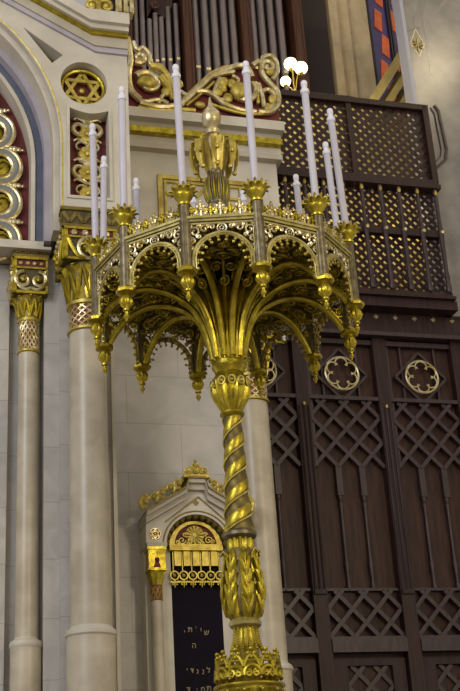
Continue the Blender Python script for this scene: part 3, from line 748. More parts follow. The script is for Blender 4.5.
# piers and ledge under the left bay
zt1 = Z1['ze']
m = W(); m.box(ax2-rad2*1.3, A(117, 400, -.9)[0], -.78, .3, 0, zcap); struct(m.put('wall_pier', 'wall', base=(ax2, -.8, 0)))
m = W(); m.box(A(44, 400, -.7)[0], A(66, 400, -.7)[0]+.1, -.70, .3, 0, ZIN-.09); struct(m.put('wall_pilaster', 'wall', base=(ax1+.3, -.7, 0)))
m = W(); m.box(A(-60, 400, -.4)[0], A(40, 400, -.4)[0], -.42, -.1, 0, ZIN-.09); struct(m.put('wall_reveal', 'wall', base=(ax1, -.3, 0)))
m = W(); m.box(A(-60, 400, -.5)[0], A(8, 400, -.5)[0], -.5, -.42, 0, ZIN-.09); struct(m.put('wall_reveal_edge', 'wall', base=(ax1-.3, -.3, 0)))
m = W(); m.box(A(111.5, 400, -.82)[0], A(115, 400, -.82)[0], -.83, -.7, 0, zcap); struct(m.put('trim_1', 'cream', base=(ax2+.3, -.8, 0)))
m = W(); xx = A(49, 240, YB)[0]
m.box(A(-70, 240, -.75)[0], A(50, 240, -.75)[0], -.85, -.3, ZIN-.07, ZIN-.04); struct(m.put('trim_2', 'cream', base=(ax1, -.7, zt1)))
# carved return of the entablature between the two capitals, and frieze running right of the big capital
en = thing('impost_frieze', 'olive zigzag frieze beside the thick left capital', 'frieze', A(118, 220, YB)[0], YB, zcap-.2)
m = W(); xe0 = ax2+rad2*1.35; m.box(xe0, xr, YB+.1, YB+.6, Zs['zbl'], zcap); m.put('frieze_block', 'olivedark', en)
m = W(); 
for k in range(4):
    u0 = xe0+(xr-xe0)*k/4; u1 = xe0+(xr-xe0)*(k+1)/4; za, zb_ = (Zs['zbl']+.04, zcap-.04) if k % 2 else (zcap-.04, Zs['zbl']+.04); m.bar((u0, za), (u1, zb_), .03, YB+.085, YB+.1)
m.box(xe0, xr+.02, YB+.06, YB+.4, zcap-.03, zcap); m.put('zigzag', 'olive', en)
m = W(); m.box(xe0, xr, YB+.15, YB+.6, Zs['zb'], Zs['zbl']); m.put('carved_block', 'golddark', en)

# =================================================================== ARK: main wall with cornice and crest
zc0 = A(133, 128, 0)[1]         # gilded moulding
xL, xR = A(100, 130, 0)[0], A(279, 150, 0)[0]
print('gold z left/right', zc0, A(276, 140, 0)[1], flatz)
zg = (zc0+A(276, 140, 0)[1])/2
xRw = A(271, 240, 0)[0]
m = W(); m.box(A(-80, 400, 0)[0], ax3+.02, YWL, YWL+.2, 0, A(265, 288, 0)[1]); struct(m.put('wall_ark', 'wall', base=(0, 0, 0)))
m = W(); m.box(A(-80, 400, 0)[0], xR-.05, 0, .5, A(265, 288, 0)[1], zg); struct(m.put('wall_ark_upper', 'cream', base=(0, 0, 4)))
mc = thing('main_cornice', 'horizontal ivory cornice with gilded moulding under the carved crest', 'cornice', xR, 0, zg)
dz = lambda py, o=0: A(200, py, -o)[1]-zg
def cb2(p0, p1, o, name, mm, ex=0):
    m = W(); m.box(A(118, 130, 0)[0], xR+ex, -o, .4, zg+dz(p1, o), zg+dz(p0, o)); return m.put(name, mm, mc)
cb2(113, 122, .20, 'top_slab', 'cream', .02); cb2(121, 132, .10, 'corona', 'creamdark'); cb2(131, 136.5, .15, 'gilded_moulding', 'gold'); cb2(135, 147, .06, 'frieze', 'cream'); cb2(147, 152, .10, 'lower_bead', 'creamdark'); 
# framed wall panel
fp = thing('wall_panel_frame', 'olive gold panel frame with chamfered corners on the pale wall', 'panel frame', A(200, 178, 0)[0], 0, A(200, 215, 0)[1])
fx0, fx1 = A(158, 200, 0)[0], A(247, 200, 0)[0]; fz1 = A(200, 179, 0)[1]; fz0 = A(200, 290, 0)[1]
m = W(); fr = lambda a, w: m.prism([(fx0+a, fz0+a), (fx1-a, fz0+a), (fx1-a, fz1-a), (fx0+a, fz1-a)], -.03, 0, holes=[[(fx0+a+w, fz0+a+w), (fx1-a-w, fz0+a+w), (fx1-a-w, fz1-a-w), (fx0+a+w, fz1-a-w)]])
fr(0, .05); fr(.07, .025); m.put('outer_frame', 'goldleaf', fp)
m = W(); fw = fx1-fx0; zq = fz1-.24
m.bar((fx0+.08, zq), (fx0+fw*.42, zq), .03, -.03, 0); m.bar((fx0+fw*.42, zq-.01), (fx0+fw*.55, fz1-.1), .03, -.03, 0); m.bar((fx0+fw*.26, fz0+.05), (fx0+fw*.26, fz1-.06), .025, -.025, 0)
m.bar((fx1-.08, zq), (fx0+fw*.7, zq), .03, -.03, 0); m.bar((fx0+fw*.7, zq), (fx0+fw*.6, fz1-.1), .03, -.03, 0); m.bar((fx0+fw*.78, fz0+.05), (fx0+fw*.78, fz1-.06), .025, -.025, 0)
m.put('inner_frame', 'goldleaf', fp)
# carved crest
yc = -.12
cr = thing('carved_crest', 'openwork crest of gilded scrolls on red standing on the cornice', 'carving', A(205, 110, yc)[0], yc, zg+dz(113, .2))
zt = zg+dz(113, .2)
red = AL([(131, 58), (140, 66), (152, 80), (165, 84), (176, 96), (190, 92), (204, 78), (220, 66), (232, 64), (243, 66), (262, 70), (276, 80), (279, 95), (279, 112)], yc)
m = W(); m.prism([(xL+.2, zt)]+red+[(A(279, 112, yc)[0], zt)], yc, yc+.08); m.put('red_backing', 'red', cr)
def stroke(m, pts, r0, y, r1=None, closed=False):
    P = smooth(AL(pts, y), 5); N = len(P); r1 = r0 if r1 is None else r1
    m.tube(xz(P, y), [r0+(r1-r0)*i/(N-1) for i in range(N)], 8, flat=1.2)
def pspiral(m, px, py, rp, turns, a0, sg, y, r0, r1):
    c = A(px, py, y); q = rp/100*1.02; P = spiral(c[0], c[1], q, turns, a0, sg, 22); m.tube(xz(P, y), [r0+(r1-r0)*i/22 for i in range(23)], 8, flat=1.2)
def scr(mS, mG):
    y = yc-.05
    pspiral(mS, 139, 58, 8, 1.2, -2.2, 1, y, .04, .02); pspiral(mS, 148, 84, 16, 1.1, 2.6, -1, y, .045, .02)
    stroke(mS, [(128, 38), (130, 50), (131, 62), (129, 75), (131, 90), (140, 100)], .03, y, .04)
    stroke(mS, [(140, 103), (155, 107), (170, 107), (182, 103), (200, 87), (212, 76), (226, 70), (240, 66), (248, 70), (252, 78)], .038, y)
    stroke(mS, [(206, 78), (222, 74), (234, 72)], .03, y); stroke(mS, [(196, 92), (206, 92), (214, 96), (224, 104), (240, 110), (256, 112)], .032, y)
    pspiral(mS, 242, 90, 18, 1.15, .6, -1, y, .045, .02); pspiral(mS, 268, 67, 9, 1.3, -2.4, -1, y, .04, .02)
    stroke(mS, [(252, 66), (260, 62), (262, 74), (270, 84), (277, 92), (278, 104), (270, 112), (258, 112)], .036, y)
    stroke(mS, [(258, 84), (262, 96), (264, 108)], .03, y)
    stroke(mG, [(138, 108), (160, 111), (180, 110), (195, 111)], .03, y); stroke(mG, [(160, 78), (168, 88), (172, 100)], .06, y, .02); stroke(mG, [(150, 66), (162, 70), (170, 82), (174, 96)], .05, y, .03)
    stroke(mS, [(133, 42), (137, 50), (143, 48), (149, 55), (150, 64), (158, 70)], .028, y); stroke(mS, [(152, 68), (160, 66), (166, 74), (170, 84), (180, 92), (190, 98)], .03, y)
    stroke(mS, [(158, 104), (164, 94), (172, 92), (176, 100), (184, 106)], .026, y); stroke(mG, [(182, 100), (200, 83), (213, 72), (228, 66)], .018, y)
    stroke(mG, [(186, 106), (203, 92), (214, 82)], .018, y); stroke(mS, [(220, 78), (216, 86), (214, 96), (222, 100), (230, 96)], .026, y)
    stroke(mS, [(232, 76), (238, 80), (234, 90), (236, 98), (246, 100)], .024, y); stroke(mS, [(262, 58), (270, 56), (276, 62), (277, 72), (272, 80)], .03, y)
    stroke(mS, [(262, 92), (268, 90), (274, 96), (272, 106), (264, 110)], .03, y); stroke(mG, [(210, 104), (228, 110), (246, 114), (264, 114)], .02, y)
    stroke(mS, [(134, 96), (144, 102), (158, 100), (168, 104)], .028, y); stroke(mG, [(252, 82), (257, 92), (258, 104)], .02, y)
    for (px, py, a, sq) in ((147, 83, .10, (1.2, .7, .9)), (240, 92, .12, (1, .7, 1.1)), (139, 62, .055, (1, .7, 1)), (270, 72, .055, (1, .7, 1)), (272, 100, .06, (.8, .7, 1.2)), (200, 105, .055, (1.2, .7, .8))):
        x, z = A(px, py, y); mG.ball((x, y, z), a, 12, sq)
    for (px, py) in ((224, 82), (218, 92), (228, 98), (232, 84), (222, 88), (178, 84), (166, 92), (268, 108)):
        x, z = A(px, py, y); mG.ball((x, y, z), .055, 10, (1.1, .7, 1.2))
mS, mG = W(), W(); scr(mS, mG); mS.put('pale_scrolls', 'silverleaf', cr); mG.put('gilded_leaves', 'goldleaf', cr)

# =================================================================== AEDICULE with the inscription
YA = -.32
ae = thing('shrine_niche', 'small gabled ivory niche with gilded fringe and dark lettered board', 'niche', A(197, 691, YA)[0], YA, A(197, 745, YA)[1])
zA0 = A(197, 745, YA)[1]
xa0, xa1 = A(147, 560, YA)[0], A(251, 560, YA)[0]; xac = (xa0+xa1)/2
zs_ = A(180, 548, YA+.1)[1]; ccx = A(198, 548, YA)[0]; xac = ccx; xa1 = 2*ccx-xa0
rw = (A(225, 548, YA)[0]-A(171.5, 548, YA)[0])/2; rs = rw*1.17
zeav = A(147, 518, YA)[1]
def gab(off): 
    e = A(145, 514, YA); k = A(184, 491, YA); sl = (k[1]-e[1])/(k[0]-e[0]); dx = off*.3
    return [(e[0]-.0, e[1]+off), (k[0], k[1]+off), (k[0]+.03, k[1]+.1+off), (2*ccx-k[0]-.03, k[1]+.1+off), (2*ccx-k[0], k[1]+off), (2*ccx-e[0], e[1]+off)]
g0 = gab(-.10)
op = [(ccx+rs*cos(pi*i/24), zs_+rs*sin(pi*i/24)) for i in range(25)]
m = W(); m.prism([(xa0, zs_), (xa0, g0[0][1])]+[g0[1], g0[2], g0[3], g0[4]]+[(xa1, g0[5][1]), (xa1, zs_)]+op, YA, YWL); m.put('pediment', 'cream', ae)
m = W(); a, b = gab(-.10), gab(-.04); m.prism(a+b[::-1], YA-.05, YWL); a, b = gab(-.04), gab(.0); m.prism(a+b[::-1], YA-.09, YWL); m.put('raking_cornice', 'creamdark', ae)
m = W(); a, b = gab(.0), gab(.02); m.prism(a+b[::-1], YA-.11, YWL); 
tp = A(198, 497, YA); el = A(165, 522, YA)
m.bar(el, tp, .012, YA-.012, YA); m.bar((2*ccx-el[0], el[1]), tp, .012, YA-.012, YA)
m.prism([(ccx-.03, tp[1]-.06), (ccx, tp[1]-.03), (ccx+.03, tp[1]-.06), (ccx, tp[1]-.09)], YA-.01, YA)
m.tube([(p[0], YA-.004, p[1]) for p in [(ccx+(rs+.03)*cos(pi*i/24), zs_+(rs+.03)*sin(pi*i/24)) for i in range(25)]], .008, 5)
m.put('gilded_lines', 'olive', ae)
# scalloped arch rim
m = W()
for i in range(13): 
    a = pi*(i+.5)/13; m.ball((ccx+rs*.97*cos(a), YA+.05, zs_+rs*.97*sin(a)), .034, 8, (1, 1.6, 1))
m.tube([(ccx+rs*1.0*cos(pi*i/24), YA+.05, zs_+rs*1.0*sin(pi*i/24)) for i in range(25)], .02, 6); m.put('scalloped_rim', 'olive', ae)
m = W(); m.prism([(ccx-rs-.01, zA0), (ccx+rs+.01, zA0)]+[(ccx+(rs+.01)*cos(pi*i/24), zs_+(rs+.01)*sin(pi*i/24)) for i in range(25)], YA+.2, YA+.24); m.put('niche_back', 'olivedark', ae)
# gilded tympanum
m = W()
ty = [(ccx+rw*cos(pi*i/30), zs_+rw*sin(pi*i/30)) for i in range(31)]; ti = [(ccx+rw*.78*cos(pi*i/30), zs_+.035+rw*.78*sin(pi*i/30)*.96) for i in range(31)]
m.prism(ty, YA+.08, YA+.14, holes=[ti]); m.box(ccx-rw, ccx+rw, YA+.06, YA+.14, zs_-.03, zs_+.02); tyo = m.put('tympanum', 'goldleaf', ae)
m = W(); m.prism(ti, YA+.12, YA+.13); sub(tyo, m, 'red_ground', 'red')
m = W()
for i in range(15):
    a = pi*(i*2/14)-.0; c = (ccx, zs_+.13)
    m.tube([(c[0]+.02*cos(a), YA+.1, c[1]+.02*sin(a)), (c[0]+.085*cos(a), YA+.085, c[1]+.085*sin(a))], [.006, .012], 5)
for sg in (-1, 1):
    for (u, v, q) in ((.13, .075, .04), (.17, .06, .022), (.10, .13, .025), (.065, .045, .025)): m.tube(xz(spiral(ccx+sg*u, zs_+v, q, 1.3, 0, sg, 12), YA+.1), .007, 5)
m.prism(circle((ccx, zs_+.13), .09, 20), YA+.1, YA+.12)
sub(tyo, m, 'shell_and_scrolls', 'goldleaf')
# fringe
zfr0 = A(197, 566, YA+.1)[1]; zr = A(197, 576, YA+.1)[1]; zft = A(197, 588, YA+.1)[1]
m = W(); wS = 2*rw/6.2
for i in range(5): x = ccx-rw*.86+2*rw*.86*(i+.5)/5; m.box(x-rw*.125, x+rw*.125, YA+.09, YA+.12, zfr0, zs_-.03)
for i in range(6): x = ccx-rw*.86+2*rw*.86*i/5; m.box(x-.004, x+.004, YA+.1, YA+.12, zr, zs_-.03)
m.put('gilded_strips', 'goldleaf', ae)
m = W(); m.box(ccx-rw*.95, ccx+rw*.95, YA+.14, YA+.16, zft+.03, zs_); m.put('strip_backing', 'night', ae)
m = W()
for i in range(6):
    x = ccx-rw*.84+2*rw*.84*i/5; q = rw*.15
    m.tube([(x+q*cos(2*pi*j/18), YA+.08, zr+q*sin(2*pi*j/18)) for j in range(18)], .009, 5, True); m.ball((x, YA+.08, zr), .018, 8)
    m.tube([(x, YA+.08, zr-q), (x, YA+.08, zft)], [.012, .002], 5)
    for sg in (-1, 1): m.tube(xz([(x, zr-q-.01), (x+sg*q*.55, zr-q-.03), (x+sg*q*.9, zr-q-.01)], YA+.08), .007, 5); m.ball((x+sg*q*.5, YA+.08, zr-q-.045), .011, 6)
m.box(ccx-rw, ccx+rw, YA+.075, YA+.09, zr-rw*.15-.028, zr-rw*.15-.016)
m.put('ring_fringe', 'goldleaf', ae)
# board
bx0, bx1 = A(172, 620, YA+.15)[0], A(222, 620, YA+.15)[0]
m = W(); m.box(bx0-.01, bx1+.02, YA+.13, YA+.17, zA0, zft+.1); bd = m.put('lettered_board', 'night', ae)
LET = [('ש', 206.5, 635, .052), ('ו', 201, 631.5, .04), ('י', 196, 630, .04), ('ת', 190, 632, .052), ('י', 184.5, 634, .04), ('ה', 194, 648, .052),
       ('ל', 208.5, 673, .052), ('נ', 203, 674, .05), ('ג', 197.5, 674, .05), ('ד', 192, 673, .05), ('י', 187, 672, .04),
       ('ת', 209, 691, .055), ('מ', 203, 692, .052), ('י', 197, 692, .04), ('ד', 188.5, 692, .052)]
bb = Vector(ae['_b'])
for ch, px, py, sz in LET:
    x, z = A(px, py, YA+.13)
    fc = bpy.data.curves.new('letter', 'FONT'); fc.body = ch; fc.size = sz*1.35; fc.extrude = .003; fc.align_x = 'CENTER'; fc.materials.append(K['letter'])
    dg = bpy.data.objects.new('letter_curve', fc); COL.objects.link(dg); bpy.context.view_layer.update()
    me = bpy.data.meshes.new_from_object(dg.evaluated_get(bpy.context.evaluated_depsgraph_get())); bpy.data.objects.remove(dg)
    if not me.materials: me.materials.append(K['letter'])
    lo = bpy.data.objects.new('letter', me); COL.objects.link(lo); lo.parent = bd; lo.location = (x-bb.x, YA+.126-bb.y, z-bb.z); lo.rotation_euler = (pi/2, 0, 0)
# jambs, left and right
for sg in (-1, 1):
    m = W(); xo = xa0 if sg < 0 else xa1; xi = bx0 if sg < 0 else bx1
    m.box(min(xo, xi), max(xo, xi), YA+.12, YWL, zA0, zs_); m.put('jamb', 'cream', ae)
    m = W(); m.box(min(xo, xo-sg*.19), max(xo, xo-sg*.19), YA-.04, YWL, zs_-.02, zs_+.02); m.put('impost', 'creamdark', ae)
    xc_ = xo-sg*.09; yq = YA+.05; z1 = A(155, 571, YA)[1]; z2 = A(155, 585, YA)[1]; z3 = A(155, 600, YA)[1]
    m = W(); m.lathe([(.055, zA0), (.052, z3)], 24, c=(xc_, yq)); cs = m.put('small_column', 'column', ae)
    m = W(); m.lathe([(.052, z3), (.06, z3+.005), (.05, z3+.015), (.05, z2-.01), (.058, z2), (.05, z2+.01)], 24, c=(xc_, yq)); sub(cs, m, 'neck', 'pink')
    m = W()
    for k in range(8):
        for s2 in (-1, 1): m.tube([(xc_+.053*cos(2*pi*k/8+s2*j*.2), yq+.053*sin(2*pi*k/8+s2*j*.2), z3+(z2-z3)*j/6) for j in range(7)], .005, 4)
    sub(cs, m, 'neck_lattice', 'goldleaf')
    m = W(); m.lathe([(.05, z2), (.06, (z1+z2)/2), (.082, z1), (.07, z1+.01)], 24, c=(xc_, yq))
    for k in range(8): m.leaf(2*pi*k/8, [(.052, z2), (.064, (z1+z2)/2), (.088, z1)], [.012, .02, .012], c=(xc_, yq))
    m.box(xc_-.08, xc_+.08, yq-.08, yq+.08, z1, zs_-.03); m.box(xc_-.09, xc_+.09, yq-.09, yq+.09, zs_-.05, zs_-.02); m.box(xc_-.088, xc_+.088, yq-.088, yq+.088, z1, z1+.02)
    sub(cs, m, 'gilded_capital', 'gold')
    m = W(); m.prism([(xc_-.035, z1+.03), (xc_+.035, z1+.03), (xc_, z1+.12)], yq-.086, yq-.08); m.ball((xc_, yq-.082, z1+.1), .025, 8); sub(cs, m, 'red_inlay', 'red')
    # star roundel on the pediment
    sx, sz = (A(155, 534, YA)); sx = sx if sg < 0 else 2*ccx-sx
    m = W(); m.prism(circle((sx, sz), .052, 20), YA-.004, YA); rd = m.put('roundel_ground', 'red', ae)
    m = W(); m.tube([(sx+.052*cos(2*pi*j/18), YA-.006, sz+.052*sin(2*pi*j/18)) for j in range(18)], .006, 5, True)
    for s0 in (90, 270):
        P = [(sx+.046*cos(rad(s0+120*i)), sz+.046*sin(rad(s0+120*i))) for i in range(3)]
        for i in range(3): m.bar(P[i], P[(i+1) % 3], .008, YA-.012, YA-.004)
    m.ball((sx, YA-.008, sz), .012, 6); sub(rd, m, 'star', 'silverleaf')
# crest of the little gable
m = W()
e = A(141, 511, YA); k = A(183, 488, YA)
for sg in (-1, 1):
    fx = lambda x: x if sg < 0 else 2*ccx-x
    for i in range(5):
        t = (i+.35)/5; x, z = e[0]+(k[0]-e[0])*t, e[1]+(k[1]-e[1])*t+.055
        m.tube(xz([(fx(p[0]), p[1]) for p in spiral(x, z, .052, 1.25, -1.2, 1 if i % 2 else -1, 12)], YA-.06), [.018-.0008*j for j in range(13)], 6)
        m.ball((fx(x+.03), YA-.06, z+.03), .024, 8); m.ball((fx(x), YA-.07, z), .02, 8)
    m.tube(xz([(fx(p[0]), p[1]) for p in smooth([(e[0], e[1]), (e[0]-.02, e[1]+.08), (e[0]+.03, e[1]+.14), (e[0]+.06, e[1]+.09)])], YA-.06), .018, 6)
    for i in range(3):
        m.tube(xz([(fx(p[0]), p[1]) for p in spiral(k[0]+.04+.05*i, k[1]+.16+.02*i, .04, 1.2, 0, -1, 10)], YA-.06), .012, 6)
zz = k[1]+.12
for (u, v, q) in ((0, .03, .035), (0, .09, .03), (0, .135, .018), (.045, .06, .022), (-.045, .06, .022), (.09, .03, .025), (-.09, .03, .025)): m.ball((ccx+u, YA-.06, zz+v), q, 8)
m.box(ccx-.13, ccx+.13, YA-.1, YWL, zz-.04, zz-.01)
m.put('gilded_crest', 'goldleaf', ae)

# =================================================================== RIGHT: timber screen and gallery
YS = 1.0        # panelled screen
def Lz(px, py, y): return A(px, py, y)[1]
zsc = Lz(420, 340, YS)     # top of the panels
xs0, xs1 = A(255, 450, YS)[0], A(560, 450, YS)[0]
m = W(); m.box(xs0, xs1, YS+.12, YS+.2, 0, Lz(420, 290, YS)); struct(m.put('wall_right', 'woodlow', base=(xs0, YS, 0)))
# posts measured at mid height
xB = A(312, 500, YS)[0]; xA = A(400, 520, YS)[0]; bay = A(381, 378, YS)[0]-A(301, 370, YS)[0]
xB = A(306, 400, YS)[0]; xA = A(385, 400, YS)[0]
zb_ = [Lz(385, 400, YS), Lz(385, 467, YS), Lz(400, 590, YS), Lz(400, 636, YS), Lz(405, 650, YS)]
print('posts', xB, xA, A(322, 600, YS)[0], A(410, 600, YS)[0], 'xs', xs0, 'z', zb_, zsc)
cz_m = (Lz(341, 374, YS)+Lz(421, 378, YS))/2; cxm = [A(341, 374, YS)[0], A(421, 378, YS)[0]]; bay = cxm[1]-cxm[0]
print('medallion', A(341, 374, YS), A(421, 378, YS), A(270, 368, YS))
pw = .16
def screen(xc, label):
    "one bay of the timber screen centred on xc"
    x0, x1 = xc-bay/2+pw/2, xc+bay/2-pw/2
    t = thing('timber_screen_bay', label, 'timber screen', xc, YS, 0, 'bays of the dark timber screen')
    m = W(); m.box(x0-.0, x1+.0, YS+.09, YS+.12, 0, zsc); m.put('back_panel', 'woodlow', t)
    zbar, zl0, zp0, zl1, zld = zb_[0], zb_[1], zb_[2], zb_[3], zb_[4]
    m = W(); w = .035
    m.box(x0, x1, YS, YS+.09, zsc-.1, zsc-.04); m.box(x0, x1, YS-.02, YS+.09, zbar-.02, zbar+.025)
    r = .21
    m.box(x0, x0+.05, YS+.02, YS+.09, zl0, zsc)
    for dx in (-r*1.05, r*1.05): m.box(xc+dx-.012, xc+dx+.012, YS+.03, YS+.09, zbar, zsc-.05)
    for sg in (-1, 1):
        for s2 in (-1, 1):
            m.bar((xc, cz_m+s2*r*1.55), (xc+sg*r*1.55, cz_m), .03, YS+.0, YS+.05)
    m.put('upper_lattice', 'woodbar', t)
    def latt(z0, z1, n, nm, ww=.045, y0=YS+.0, u0=None, u1=None):
        m = W(); u0 = x0 if u0 is None else u0; u1 = x1 if u1 is None else u1
        L = (u1-u0)/n; hh = z1-z0; step = L
        for k in range(-8, n+9):
            for sg in (-1, 1):
                a = (u0+L*k, z0); b = (a[0]+sg*hh*.95, z1); c = []
                # clip to the bay
                def cut(p, q):
                    ta, tb = 0., 1.; dx = q[0]-p[0]
                    for lim, s3 in ((u0, 1), (u1, -1)):
                        pa, pb = (p[0]-lim)*s3, (q[0]-lim)*s3
                        if pa < 0 and pb < 0: return None
                        if pa < 0: ta = max(ta, pa/(pa-pb))
                        if pb < 0: tb = min(tb, pa/(pa-pb))
                    if tb-ta < .03: return None
                    return ((p[0]+dx*ta, p[1]+(q[1]-p[1])*ta), (p[0]+dx*tb, p[1]+(q[1]-p[1])*tb))
                r_ = cut(a, b)
                if r_: m.bar(r_[0], r_[1], ww, y0+(0 if sg > 0 else .008), y0+.06)
        return m.put(nm, 'woodbar', t)
    latt(zl0, zbar-.02, 3, 'middle_lattice')
    latt(zl1, zp0, 3, 'lower_lattice')
    m = W(); nsp = 3
    for i in range(1, nsp):
        x = x0+(x1-x0)*i/nsp
        m.lathe([(.022, zp0), (.03, zp0+.05), (.018, zp0+.1), (.03, zp0+.3), (.022, zp0+.34), (.018, zl0-.5), (.03, zl0-.42), (.018, zl0-.4), (.03, zl0-.36), (.03, zl0)], 12, c=(x, YS+.05))
        m.box(x-.035, x+.035, YS+.01, YS+.09, zl0-.34, zl0+.01)
    m.put('turned_mullions', 'woodbar', t)
    m = W(); m.box(x0, x1, YS+.03, YS+.09, zp0, zp0+.03); m.put('rail', 'woodbar', t)
    m = W(); m.box(x0, x1, YS-.02, YS+.09, zl1-.03, zl1); m.box(x0, x1, YS-.05, YS+.09, zld-.02, zl1-.03); m.put('sill_rail', 'woodbar', t)
    zq = Lz(370, 665, YS)
    m = W(); m.prism([(x0+.02, .9), (x1-.02, .9), (x1-.02, zld-.08), (x0+.02, zld-.08)], YS+.03, YS+.09, holes=[[(x0+.17, 1.0), (x1-.17, 1.0), (x1-.17, zq), (x0+.17, zq)]]); m.put('lower_panel', 'wood', t)
    latt(zq-.75, zq, 2, 'panel_lattice', y0=YS+.05, u0=x0+.17, u1=x1-.17)
    # gilded six-foil medallion
    m = W(); r = .205
    m.tube([(xc+r*cos(2*pi*i/40), YS-.03, cz_m+r*sin(2*pi*i/40)) for i in range(40)], .013, 6, True)
    for i in range(6):
        a = 30+60*i; c_ = (xc+r*.60*cos(rad(a)), cz_m+r*.60*sin(rad(a)))
        m.tube(xz(arc(*c_, r*.36, a-115, a+115, 12), YS-.03), .010, 5)
    m.put('sixfoil_medallion', 'silverleaf', t)
    return t
SC = ['leftmost bay of the timber screen, half hidden by the marble column', 'timber screen bay with a whole gilded six-foil directly right of the canopy pendants', 'timber screen bay at the right edge with the rightmost gilded six-foil']
for i in range(3): screen(cxm[0]+bay*(i-1), SC[i])
# posts between bays
PL = ['dark timber post between the leftmost and second screen bays', 'dark timber post between the two bays with gilded six-foils', 'dark timber post at the right edge of the timber screen']
for i in range(3):
    x = cxm[0]+bay*(i-.5)
    t = thing('timber_post', PL[i], 'post', x, YS, 0, 'posts of the timber screen')
    m = W(); m.box(x-pw/2, x+pw/2, YS-.03, YS+.12, 0, zsc); m.put('post_body', 'wood', t)
    m = W()
    for dx in (-.055, 0, .055): m.tube([(x+dx, YS-.035, zb_[2]), (x+dx, YS-.035, zb_[0]-.12)], .016, 6)
    m.box(x-.07, x+.07, YS-.06, YS-.03, zb_[2]-.05, zb_[2]); m.put('reeding', 'wood', t)
    m = W(); m.ball((x, YS-.05, zb_[0]-.1), .022, 8, (.8, .8, 1.2)); m.put('gilded_stud', 'goldleaf', t)
# beam with diamond studs
YG = .72
gz0 = (Lz(365, 303, YG)+Lz(450, 307, YG))/2
fb = thing('gallery_beam', 'dark timber beam with a row of gilded diamond studs under the gallery', 'beam', xs0, YS-.3, zsc)
m = W(); m.box(xs0, xs1, YS-.12, YS+.2, zsc-.02, zsc+.03); m.put('ledge', 'woodbar', fb)
m = W(); zd = (Lz(376, 316, YS-.05)+Lz(452, 321, YS-.05))/2; m.box(xs0, xs1, YS-.05, YS+.2, zsc+.03, max(gz0-.02, zd+.1)); m.put('frieze', 'wood', fb)
m = W(); x376, x452 = A(376, 316, YS-.05)[0], A(452, 321, YS-.05)[0]; st_ = (x452-x376)/4
dd = []
for i in range(-6, 6):
    m = W(); x = x376+st_*i; q = .035
    n0 = len(m.v); m.add([(x-q, YS-.05, zd), (x, YS-.05, zd+q*1.1), (x+q, YS-.05, zd), (x, YS-.05, zd-q*1.1), (x, YS-.08, zd)], [(0, 4, 1), (1, 4, 2), (2, 4, 3), (3, 4, 0), (0, 1, 2, 3)]); m.put('diamond_stud', 'silverleaf', fb)
# gallery
tzr = Lz(360, 176, YG); 
ztop = (Lz(300, 93, YG)+Lz(424, 103, YG))/2
gx1 = A(436, 180, YG)[0]; gx0 = A(262, 180, YG)[0]; gx1b = A(424, 105, YG)[0]
print('gallery', gz0, tzr, Lz(300,172,YG), ztop, gx0, gx1, gx1b, A(450,280,YG)[0], A(300,92,YG)[1], A(424,103,YG)[1])
ga = thing('gallery_balcony', 'dark timber gallery with lattice screen above a turned balustrade', 'balcony', gx0, YG, gz0)
m = W(); gxe = gx1
m.box(gx0, gxe+.05, YG+.02, YS+.2, gz0-.02, gz0+.1); m.box(gx0, gxe+.02, YG-.04, YS+.2, gz0+.1, gz0+.14); m.box(gx0, gxe, YG-.0, YG+.14, gz0+.14, gz0+.2)
m.put('floor_beam', 'wood', ga)
zr1 = Lz(380, 184, YG)
m = W(); m.box(gx0, gxe+.03, YG-.05, YG+.16, zr1-.02, zr1+.04); m.box(gx0, gxe, YG-.02, YG+.14, zr1+.04, zr1+.12); m.put('handrail', 'wood', ga)
zm = (Lz(366, 228, YG)+Lz(441, 234, YG))/2
m = W(); m.box(gx0, gxe, YG-.0, YG+.08, zm-.05, zm+.05); m.put('middle_rail', 'wood', ga)
bxs = A(366, 228, YG)[0]; bst = (A(441, 234, YG)[0]-bxs)/4
zlow = gz0+.2
for i in range(-5, 5):
    x = bxs+bst*i
    if x < gx0+.05: continue
    m = W(); m.lathe([(.028, zlow), (.038, zlow+.02), (.034, zlow+.1), (.024, zlow+.14), (.036, zlow+.2), (.024, zlow+.3), (.032, zm-.06), (.036, zm), (.032, zm+.08), (.024, zm+.16), (.028, zr1-.14), (.02, zr1-.11), (.03, zr1-.02)], 12, c=(x, YG-.0))
    b_ = m.put('baluster', 'woodbar', ga)
    m = W(); m.ball((x, YG-.01, zr1-.07), .026, 8, (1, 1, 1.6)); sub(b_, m, 'gilded_cap', 'goldleaf')
    m = W(); m.lathe([(.001, 0), (.028, 0), (.022, .03), (.001, .04)], 12); m.v = [(x+v[0], YG-.03-v[2], zm+v[1]) for v in m.v]; sub(b_, m, 'rosette', 'silverleaf')
def lattice(u0, u1, z0, z1, st, w, y):
    m = W(); h = z1-z0; k0 = int(-h/st)-2
    k = k0
    while u0+k*st < u1+h+st:
        for sg in (-1, 1):
            p = (u0+k*st, z0); q = (p[0]+sg*h, z1)
            ta, tb = 0., 1.; ok = True; dx = q[0]-p[0]
            for lim, s3 in ((u0, 1), (u1, -1)):
                pa, pb = (p[0]-lim)*s3, (q[0]-lim)*s3
                if pa < 0 and pb < 0: ok = False; break
                if pa < 0: ta = max(ta, pa/(pa-pb))
                if pb < 0: tb = min(tb, pa/(pa-pb))
            if ok and tb-ta > .02: m.bar((p[0]+dx*ta, z0+h*ta), (p[0]+dx*tb, z0+h*tb), w, y+(0 if sg > 0 else .012), y+.03)
        k += 1
    return m
lattice(gx0, gxe-.03, zlow, zr1, .118, .040, YG+.09).put('balustrade_lattice', 'wood', ga)
xmid = A(352, 130, YG)[0]; gxt = gx1b
